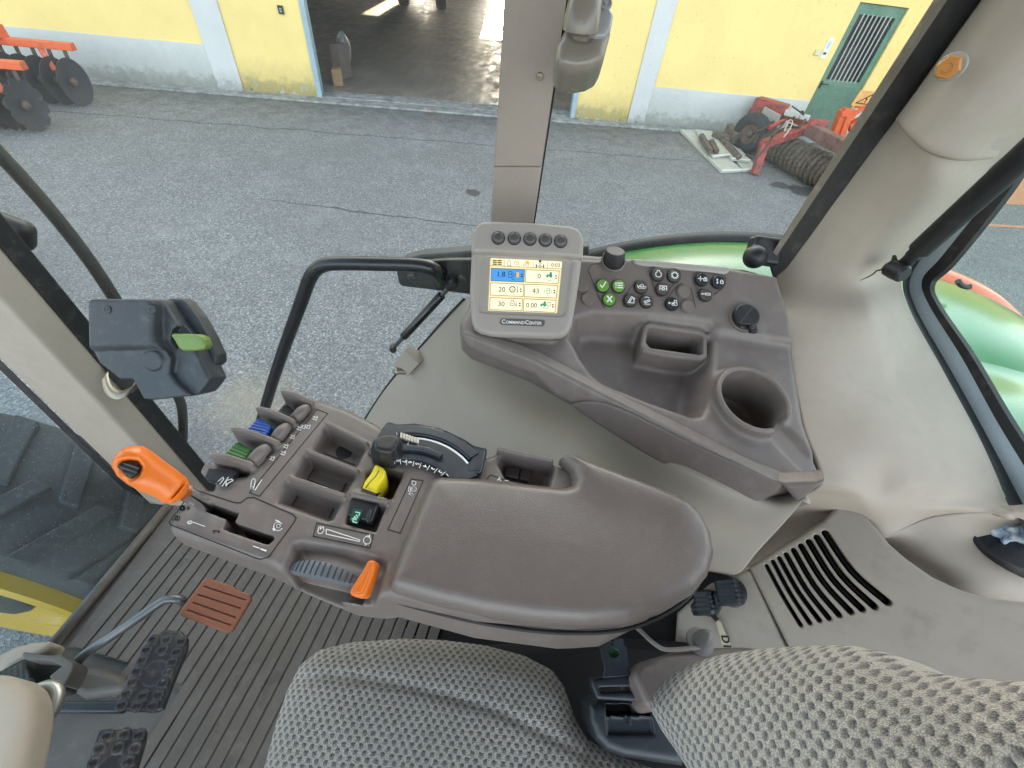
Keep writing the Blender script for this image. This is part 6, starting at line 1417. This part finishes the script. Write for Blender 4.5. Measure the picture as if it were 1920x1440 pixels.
lo, hi = bounds(fo, .006); sdf_obj('belt_frame', lambda X, Y, Z: smax(ext(poly2(X, Y, fo), Z, -.012, .007, .004), -poly2(X, Y, fi), .002), (*lo, -.018), (*hi, .012), .0014, M_NAVY, buc, FK)
bb = FK.pxs(zb3([(85, 985), (150, 950), (480, 950), (640, 1040), (760, 1300), (760, 1430), (520, 1395), (330, 1365), (210, 1320), (130, 1230), (88, 1110)]), -.012)
bi = FK.pxs(zb3([(205, 985), (520, 985), (520, 1060), (205, 1062)]), -.012); bi2 = FK.pxs(zb3([(205, 1075), (520, 1075), (540, 1195), (218, 1192)]), -.012)
lo, hi = bounds(bb, .006); sdf_obj('retractor', lambda X, Y, Z: smax(smax(ext(poly2(X, Y, bb), Z, -.07, -.004, .012), -np.maximum(poly2(X, Y, bi), -(Z+.03)), .002), -np.maximum(poly2(X, Y, bi2), -(Z+.009)), .002), (*lo, -.08), (*hi, .002), .002, M_NAVY, buc, FK)
mb = MB(); mb.prism([FK(*q, -.008) for q in FK.pxs(zb3([(358, 1068), (375, 1068), (388, 1130), (370, 1130)]), -.008)], FK.z*.006); mb.build('rib', M_NAVY, buc, bevel=.0006)
mb = MB(); mb.lathe(FK(*FK.px(zb3([(268, 620)])[0], .002), .002), FK.z, [(.012, -.01), (.012, -.002), (.008, .001), (.0001, .001)], 16); mb.build('release_dot', plastic('dull_green', (.03, .14, .05), .5), buc, 'dull green button behind the tongue')
# floor filling below and behind the seat
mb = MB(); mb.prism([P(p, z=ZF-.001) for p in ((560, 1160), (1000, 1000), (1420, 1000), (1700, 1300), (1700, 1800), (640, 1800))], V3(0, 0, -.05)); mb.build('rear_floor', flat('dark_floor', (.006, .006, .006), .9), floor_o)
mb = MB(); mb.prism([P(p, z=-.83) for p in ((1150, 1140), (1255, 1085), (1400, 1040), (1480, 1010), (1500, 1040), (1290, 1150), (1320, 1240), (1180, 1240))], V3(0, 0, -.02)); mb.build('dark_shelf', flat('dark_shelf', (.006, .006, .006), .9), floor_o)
# dark sockets with a lettered tag on the side piece
tagf = FV
def VP(p, w=0): q = FV.px(p, w); return FV(q[0], q[1], w)
def sock(name, p, r, lab):
    o_ = thing(name, lab, 'socket', VP(p, 0)); c = VP(p, -.003); g = Fr(c, FV.x, z=unit(FV.z+V3(-.25, .1, 0)))
    sdf_obj('cap', lambda X, Y, Z: smin(rbox(X, Y, Z, (0, 0, .012), (r, r*.85, .014), .006), rbox(X, Y, Z, (r*.5, -r*.9, .016), (r*.5, r*.35, .008), .004), .004)+.0006*np.sin(X*900), (-r*1.9, -r*2.1, -.006), (r*1.9, r*1.9, .034), .0016, M_NAVY, o_, g)
    mb = MB(); mb.lathe(c, FV.z, [(r*1.12, 0), (r*1.12, .004), (r*.9, .006)], 20); mb.build('collar', M_BLK, o_); return o_
sock('trailer_socket', (1372, 1110), .021, 'black square socket cap on the panel, the one nearer the vent')
sock('hanging_plug', (1328, 1130), .019, 'black plug hanging beside the armrest end, a lettered tag below it')
mb = MB(); tg_ = [VP(p, .006) for p in ((1341, 1160), (1351, 1165), (1371, 1212), (1355, 1212))]; mb.prism(tg_, FV.z*.0008); mb.mat(1); mb.text('D1', VP((1361, 1204), .0072), VP((1363, 1215), 0)-VP((1358, 1193), 0), VP((1370, 1200), 0)-VP((1352, 1206), 0), .016, bold=.03); mb.mat(2); mb.tube([VP((1332, 1150), .01), VP((1345, 1163), .008)], .004, 8)
tag(mb.build('cable_tag', [plastic('cream_tape', (.46, .43, .30), .6), M_INK, M_BLK], None), 'cream tape tag with black lettering below the hanging plug', 'tag')

# ================================================================== DOOR HANDLE, STRUT AND LATCH
yh = .745
hb_ = thing('door_grab_bar', 'black bent tube grab bar on the glass door with a black bracket', 'handle', P((600, 640), y=yh))
def zh(p): return (p[0]/4.113+620, p[1]/4.113+470)
pth = catmull([P(p, y=y) for p, y in (((440, 950), yh), ((486, 800), yh), ((520, 690), yh), ((565, 565), yh), ((583, 518), yh), ((603, 499), yh), ((635, 494), yh), ((720, 495), yh), ((780, 497), yh), ((808, 503), yh), ((822, 514), yh+.01), ((824, 526), yh+.04), ((820, 534), yh+.05))], 7)
mb = MB(); mb.tube(pth, .0142, 22); mb.build('bar', plastic('satin_black', (.018, .018, .02), .3, 500, .05, .12, (.1, .1, .1)), hb_, angle=180)
br = [P(p, y=.775) for p in ((741, 497), (748, 532), (754, 537), (890, 553), (890, 488), (836, 488))]
mb = MB(); mb.prism(br, V3(0, .012, 0)); mb.build('bracket', M_BLK, hb_, bevel=.002)
for p in ((773, 519), (866, 523)):
    c = P(p, y=.774); mb = MB(); mb.lathe(c, V3(-.05, -1, .1), [(.0105, -.004), (.0105, .001), (.0085, .0035), (.005, .0042), (.0045, .002), (.0001, .002)], 18); mb.build('screw', flat('dark_screw', (.07, .065, .06), .4, .6), hb_)
ds = thing('door_strut', 'short black gas strut below the grab bar bracket on the door', 'gas strut', P((737, 653), y=.74))
a, b = P((737, 653), y=.735), P((846, 534), y=.752); dd = b-a; ll = np.linalg.norm(dd); dd = dd/ll
mb = MB(); mb.tube([a+dd*ll*.20, a+dd*ll*.205, a+dd*ll*.85, a+dd*ll*.86], [.006, .0092, .0092, .007], 20); mb.build('cylinder', plastic('gloss_black', (.012, .012, .013), .18, 500, .03, .1), ds, angle=50)
mb = MB(); mb.tube([a+dd*.004, a+dd*ll*.2], .0048, 14); mb.tube([a+dd*ll*.86, b-dd*.008], .0055, 14); mb.build('rod', flat('strut_rod', (.05, .05, .052), .3), ds)
mb = MB(); mb.lathe(a-V3(0, .0, 0), V3(.3, -.9, .2), [(.0075, -.008), (.0085, 0), (.0085, .008), (.006, .012)], 16); mb.build('end_joint', M_BLK, ds)
mb = MB(); mb.lathe(b, V3(.1, -1, .1), [(.010, -.03), (.012, -.006), (.012, .006), (.008, .012), (.0001, .013)], 18); mb.build('end_joint', M_BLK, ds)
lt = thing('door_latch', 'dark plastic door latch box with a green lever on the front post', 'latch', P((300, 740), y=.62))
FT = Fr(P((290, 650), y=.63), ROT @ V3(1, 0, 0), ROT @ V3(0, 1, 0)+ROT @ V3(0, 0, .12))
def zt(pts, w=0): return FT.pxs(zm(pts, 6, 180, 540), w)
l_main = zt([(38, 200), (48, 150), (80, 132), (690, 132), (735, 145), (765, 180), (905, 400), (1000, 520), (1120, 690), (1200, 850), (1286, 1025), (1240, 1100), (1160, 1195), (1080, 1215), (700, 1250), (600, 1240), (480, 1020), (340, 1020), (110, 840), (48, 720)])
l_front = zt([(38, 200), (48, 150), (80, 132), (690, 132), (735, 145), (752, 190), (755, 540), (770, 610), (830, 690), (890, 730), (905, 800), (890, 890), (885, 950), (960, 1060), (1120, 1200), (700, 1250), (600, 1240), (480, 1020), (340, 1020), (110, 840), (48, 720)])
l_low = zt([(40, 715), (420, 700), (700, 700), (760, 690), (840, 720), (960, 900), (1300, 1300), (600, 1300), (300, 1040), (40, 900)])
l_back = zt([(560, 140), (680, 95), (800, 98), (860, 130), (1000, 310), (1140, 560), (1232, 760), (1236, 850), (1180, 900), (700, 600)])
l_slot = zt([(850, 470), (905, 425), (1010, 520), (980, 620), (900, 690), (835, 610)])
cyl = zt([(720, 810)])[0]
def f_latch(X, Y, Z):
    d = ext(poly2(X, Y, l_main), Z, -.06, 0, .008)
    f = smax(ext(poly2(X, Y, l_front), Z, -.05, .03, .010), (Z-.030)+.0, .004)
    lw = poly2(X, Y, l_low); f = smax(f, np.minimum(Z-.016, 1)*1.0-np.clip(lw, 0, .02)*1.2, .006)
    d = smin(d, f, .005)
    r = np.sqrt((X-cyl[0])**2+(Y-cyl[1])**2); d = smin(d, smax(r-.021, np.abs(Z-.0)-.022, .004), .006)
    return smax(d, -np.maximum(poly2(X, Y, l_slot), -(Z+.02)), .003)
M_LATCH = plastic('scuffed_dark_plastic', (.036, .042, .050), .5, 700, .12, .45, (.12, .13, .14), var=.15)
lo, hi = bounds(l_main, .012); sdf_obj('cover', f_latch, (*lo, -.065), (*hi, .036), .002, M_LATCH, lt, FT)
lo, hi = bounds(l_back, .012); sdf_obj('back_plate', lambda X, Y, Z: ext(poly2(X, Y, l_back), Z, -.075, -.035, .008), (*lo, -.085), (*hi, -.025), .0024, M_LATCH, lt, FT)
lv = zt([(858, 530), (880, 514), (1000, 516), (1150, 522), (1215, 545), (1240, 585), (1258, 645), (1236, 690), (1140, 705), (1000, 706), (950, 670), (905, 590)], .012)
lo, hi = bounds(lv, .006); sdf_obj('lever', lambda X, Y, Z: smax(ext(poly2(X, Y, lv), Z, -.006, .020, .006), Z-.020+.25*np.clip(Y-lv[0][1]+.012, 0, .05), .004), (*lo, -.012), (*hi, .026), .0014, plastic('olive_green', (.155, .245, .055), .4, 600, .08, .15, (.3, .36, .2)), lt, FT, 'olive green release lever')
for p in ((122, 240), (628, 238)):
    q = zt([p], .03)[0]; c = FT(q[0], q[1], .0295); mb = MB(); mb.lathe(c, FT.z, [(.0085, 0), (.0085, .001), (.0078, .0014), (.0045, .0014), (.004, .0006), (.0022, .0006), (.002, .0012), (.0001, .0012)], 20); mb.build('screw', M_LATCH, lt)
mb = MB(); sp = catmull([FT(*zt([p], w)[0], w) for p, w in (((150, 960), -.06), ((165, 1050), -.045), ((210, 1130), -.03), ((310, 1175), -.024), ((420, 1130), -.03), ((470, 1060), -.045), ((480, 1020), -.055))], 6)
G = [[s_+FT.z*.002+FT.y*.004 for s_ in sp], [s_+FT.z*.018-FT.y*.014 for s_ in sp]]; mb.grid(np.array(G)); mb.build('strike_plate', M_GALV, lt, angle=180, thick=.002)
mb = MB(); mb.prism([P(p, y=.697) for p in ((196, 690), (212, 690), (262, 725), (248, 738), (205, 712))], V3(0, .02, 0)); mb.build('latch_hole', flat('latch_dark', (.012, .011, .010), .7), lt)

# ================================================================== PEDALS AND STEERING COLUMN FOOT
zp = -1.08
def zf(pts): return zm(pts, Z3, 0, 915)
pe = thing('small_pedal', 'orange brown ribbed pedal pad on a bent steel rod', 'pedal', P((400, 1140), z=zp))
FPd = Fr(P((402, 1135), z=zp), LAT, z=unit(V3(.25, -.15, 1)))
pp_ = FPd.pxs(zf([(1050, 465), (1075, 462), (1200, 505), (1215, 520), (1285, 548), (1292, 575), (1195, 735), (1170, 748), (925, 655), (920, 635)]))
rib = [FPd.pxs(zf(q)) for q in ([(1050, 505), (1260, 575)], [(1020, 548), (1235, 618)], [(995, 590), (1210, 665)], [(965, 628), (1185, 705)])]
def f_ped(X, Y, Z):
    d = ext(poly2(X, Y, pp_), Z, -.018, 0, .004)
    for a, b in rib: d = smax(d, -(np.maximum(seg2(X, Y, a, b)-.0016, -(Z+.004))), .0008)
    return d
lo, hi = bounds(pp_, .006); sdf_obj('pad', f_ped, (*lo, -.022), (*hi, .006), .0014, plastic('orange_brown_rubber', (.235, .085, .045), .55, 300, .15, .35, (.12, .06, .04)), pe, FPd)
mb = MB(); mb.tube(catmull([P(p, z=z) for p, z in (((375, 1140), zp-.03), ((352, 1132), zp-.02), ((336, 1124), zp), ((318, 1123), zp+.004), ((298, 1131), zp), ((240, 1172), zp-.02), ((175, 1215), zp-.05), ((152, 1233), zp-.06), ((141, 1250), zp-.07), ((136, 1268), zp-.08))], 6), .0095, 16); mb.build('rod', flat('grey_steel_rod', (.14, .145, .15), .35, .6), pe, angle=180)
def brake(outline, studs, big, lab, zc, tilt):
    o_ = thing('brake_pedal', lab, 'pedal', P(zf([outline[0]])[0], z=zc), 'studded brake pedals')
    f = Fr(P(zf([(780, 940)])[0], z=zc) if tilt == 0 else P(zf([(600, 1400)])[0], z=zc), LAT, z=unit(V3(.18, -.05, 1)))
    ol_ = f.pxs(zf(outline)); st_ = f.pxs(zf(studs)); bg = f.px(zf([big])[0])
    def fn(X, Y, Z):
        d = ext(poly2(X, Y, ol_), Z, -.016, 0, .005)
        for s_ in st_:
            r = np.sqrt((X-s_[0])**2+(Y-s_[1])**2); d = np.minimum(d, np.sqrt((r-.0078)**2+(Z-.001)**2)-.0027)
        r = np.sqrt((X-bg[0])**2+(Y-bg[1])**2); return smin(d, np.sqrt((r-.021)**2+(Z+.0008)**2)-.0018, .002)
    lo, hi = bounds(ol_, .008); sdf_obj('pad', fn, (*lo, -.022), (*hi, .008), .0015, plastic('dusty_black_rubber', (.024, .023, .026), .42, 300, .15, .5, (.12, .105, .08)), o_, f)
    return o_
b1 = brake([(830, 735), (850, 728), (930, 735), (965, 775), (962, 830), (890, 1000), (838, 1138), (800, 1155), (700, 1152), (605, 1145), (598, 1110), (640, 1000), (700, 880), (752, 790)], [(790, 782), (860, 782), (935, 792), (757, 835), (840, 832), (912, 845), (735, 887), (890, 897), (708, 943), (868, 950), (683, 998), (840, 1005), (655, 1058), (738, 1070), (815, 1065), (630, 1117), (708, 1122), (788, 1122)], (795, 960), 'black studded brake pedal whose whole pad shows, on a bar', -1.05, 0)
mb = MB(); mb.beam(P(zf([(640, 1128)])[0], z=-1.07), P(zf([(250, 1128)])[0], z=-1.07), .018, .028); mb.build('arm', M_NAVY, b1, bevel=.004)
b2 = brake([(500, 1252), (520, 1242), (735, 1240), (748, 1255), (742, 1310), (700, 1450), (640, 1620), (380, 1620), (435, 1450), (470, 1330)], [(553, 1275), (640, 1267), (718, 1270), (517, 1337), (612, 1332), (697, 1335), (485, 1410), (665, 1405), (455, 1490), (640, 1480)], (572, 1440), 'black studded brake pedal cut by the bottom edge of the photo', -1.05, 1)
mb = MB(); mb.beam(P(zf([(520, 1540)])[0], z=-1.08), P(zf([(150, 1540)])[0], z=-1.08), .02, .03); mb.build('arm', M_NAVY, b2, bevel=.004)
sco = thing('steering_column', 'beige steering column foot with a steel loop and torn black boot', 'steering column', P((20, 1360), z=-1.2))
fcx = Fr(P((0, 1360), z=-.86), V3(1, 0, 0), z=V3(0, 0, 1)); cv = fcx.pxs([(-180, 1250), (-60, 1258), (0, 1262), (28, 1270), (46, 1285), (56, 1310), (55, 1350), (42, 1410), (20, 1500), (-180, 1520)])
lo, hi = bounds(cv, .03); sdf_obj('cover', lambda X, Y, Z: ext(poly2(X, Y, cv)-.12*np.clip(-Z, 0, 1)*0, Z, -.07, 0, .022), (*lo, -.09), (*hi, .01), .004, M_BEIGE, sco, fcx)
mb = MB(); mb.tube(catmull([P((p[0]/4.237, p[1]/4.237+1100), z=-.92) for p in ((270, 830), (330, 800), (400, 785), (450, 815), (462, 880), (430, 970), (370, 1060), (300, 1135), (240, 1190))], 6), .0088, 16); mb.build('steel_loop', flat('loop_steel', (.34, .33, .30), .35, .8), sco, angle=180)
def z2p(pts): return [(x/4.237, y/4.237+1100) for x, y in pts]
mb = MB(); mb.prism([P(p, z=-1.10) for p in z2p([(165, 540), (190, 515), (330, 540), (480, 545), (575, 598), (580, 640), (545, 720), (500, 790), (440, 760), (385, 715), (490, 630), (400, 590), (270, 580), (200, 580)])], V3(0, 0, -.05)); mb.build('boot_flap', M_FLOOR, sco, bevel=.006, seg=3)
mb = MB(); mb.prism([P(p, z=-1.16) for p in z2p([(0, 660), (180, 570), (480, 610), (560, 690), (520, 830), (330, 880), (0, 780)])], V3(0, 0, -.04)); mb.build('boot', flat('boot_black', (.012, .012, .012), .8), sco, bevel=.006)
FBo = Fr(P((20, 1268), z=-1.13), V3(1, 0, 0), z=V3(0, 0, 1)); bo = FBo.pxs(z2p([(-60, 690), (190, 585), (215, 640), (250, 720), (300, 780), (-60, 720)]))
lo, hi = bounds(bo, .01); sdf_obj('bellows', lambda X, Y, Z: ext(poly2(X, Y, bo), Z+.0016*np.sin(X*520)*np.sin(Y*520), -.04, 0, .004), (*lo, -.05), (*hi, .008), .0018, plastic('dark_green_black', (.03, .035, .032), .7), sco, FBo)
mb = MB(); mb.prism([P(p, z=-1.17) for p in ((-60, 1262), (0, 1224), (30, 1210), (60, 1203), (98, 1200), (85, 1222), (45, 1238), (0, 1262), (-60, 1290))], V3(0, 0, -.06)); tag(mb.build('front_cowl', M_BEIGE, None, bevel=.012, seg=3), 'beige curved cowl edge behind the pedals at the front of the floor', 'cowl')
mb = MB(); mb.prism([P(p, y=1.1) for p in ((752, 488), (790, 478), (880, 471), (1000, 468), (1105, 462), (1105, 480), (880, 490))], V3(0, .05, -.006)); mb.build('front_flap', plastic('dusty_black', (.05, .055, .06), .5), fen, 'flat black front flap of the fender', bevel=.006)
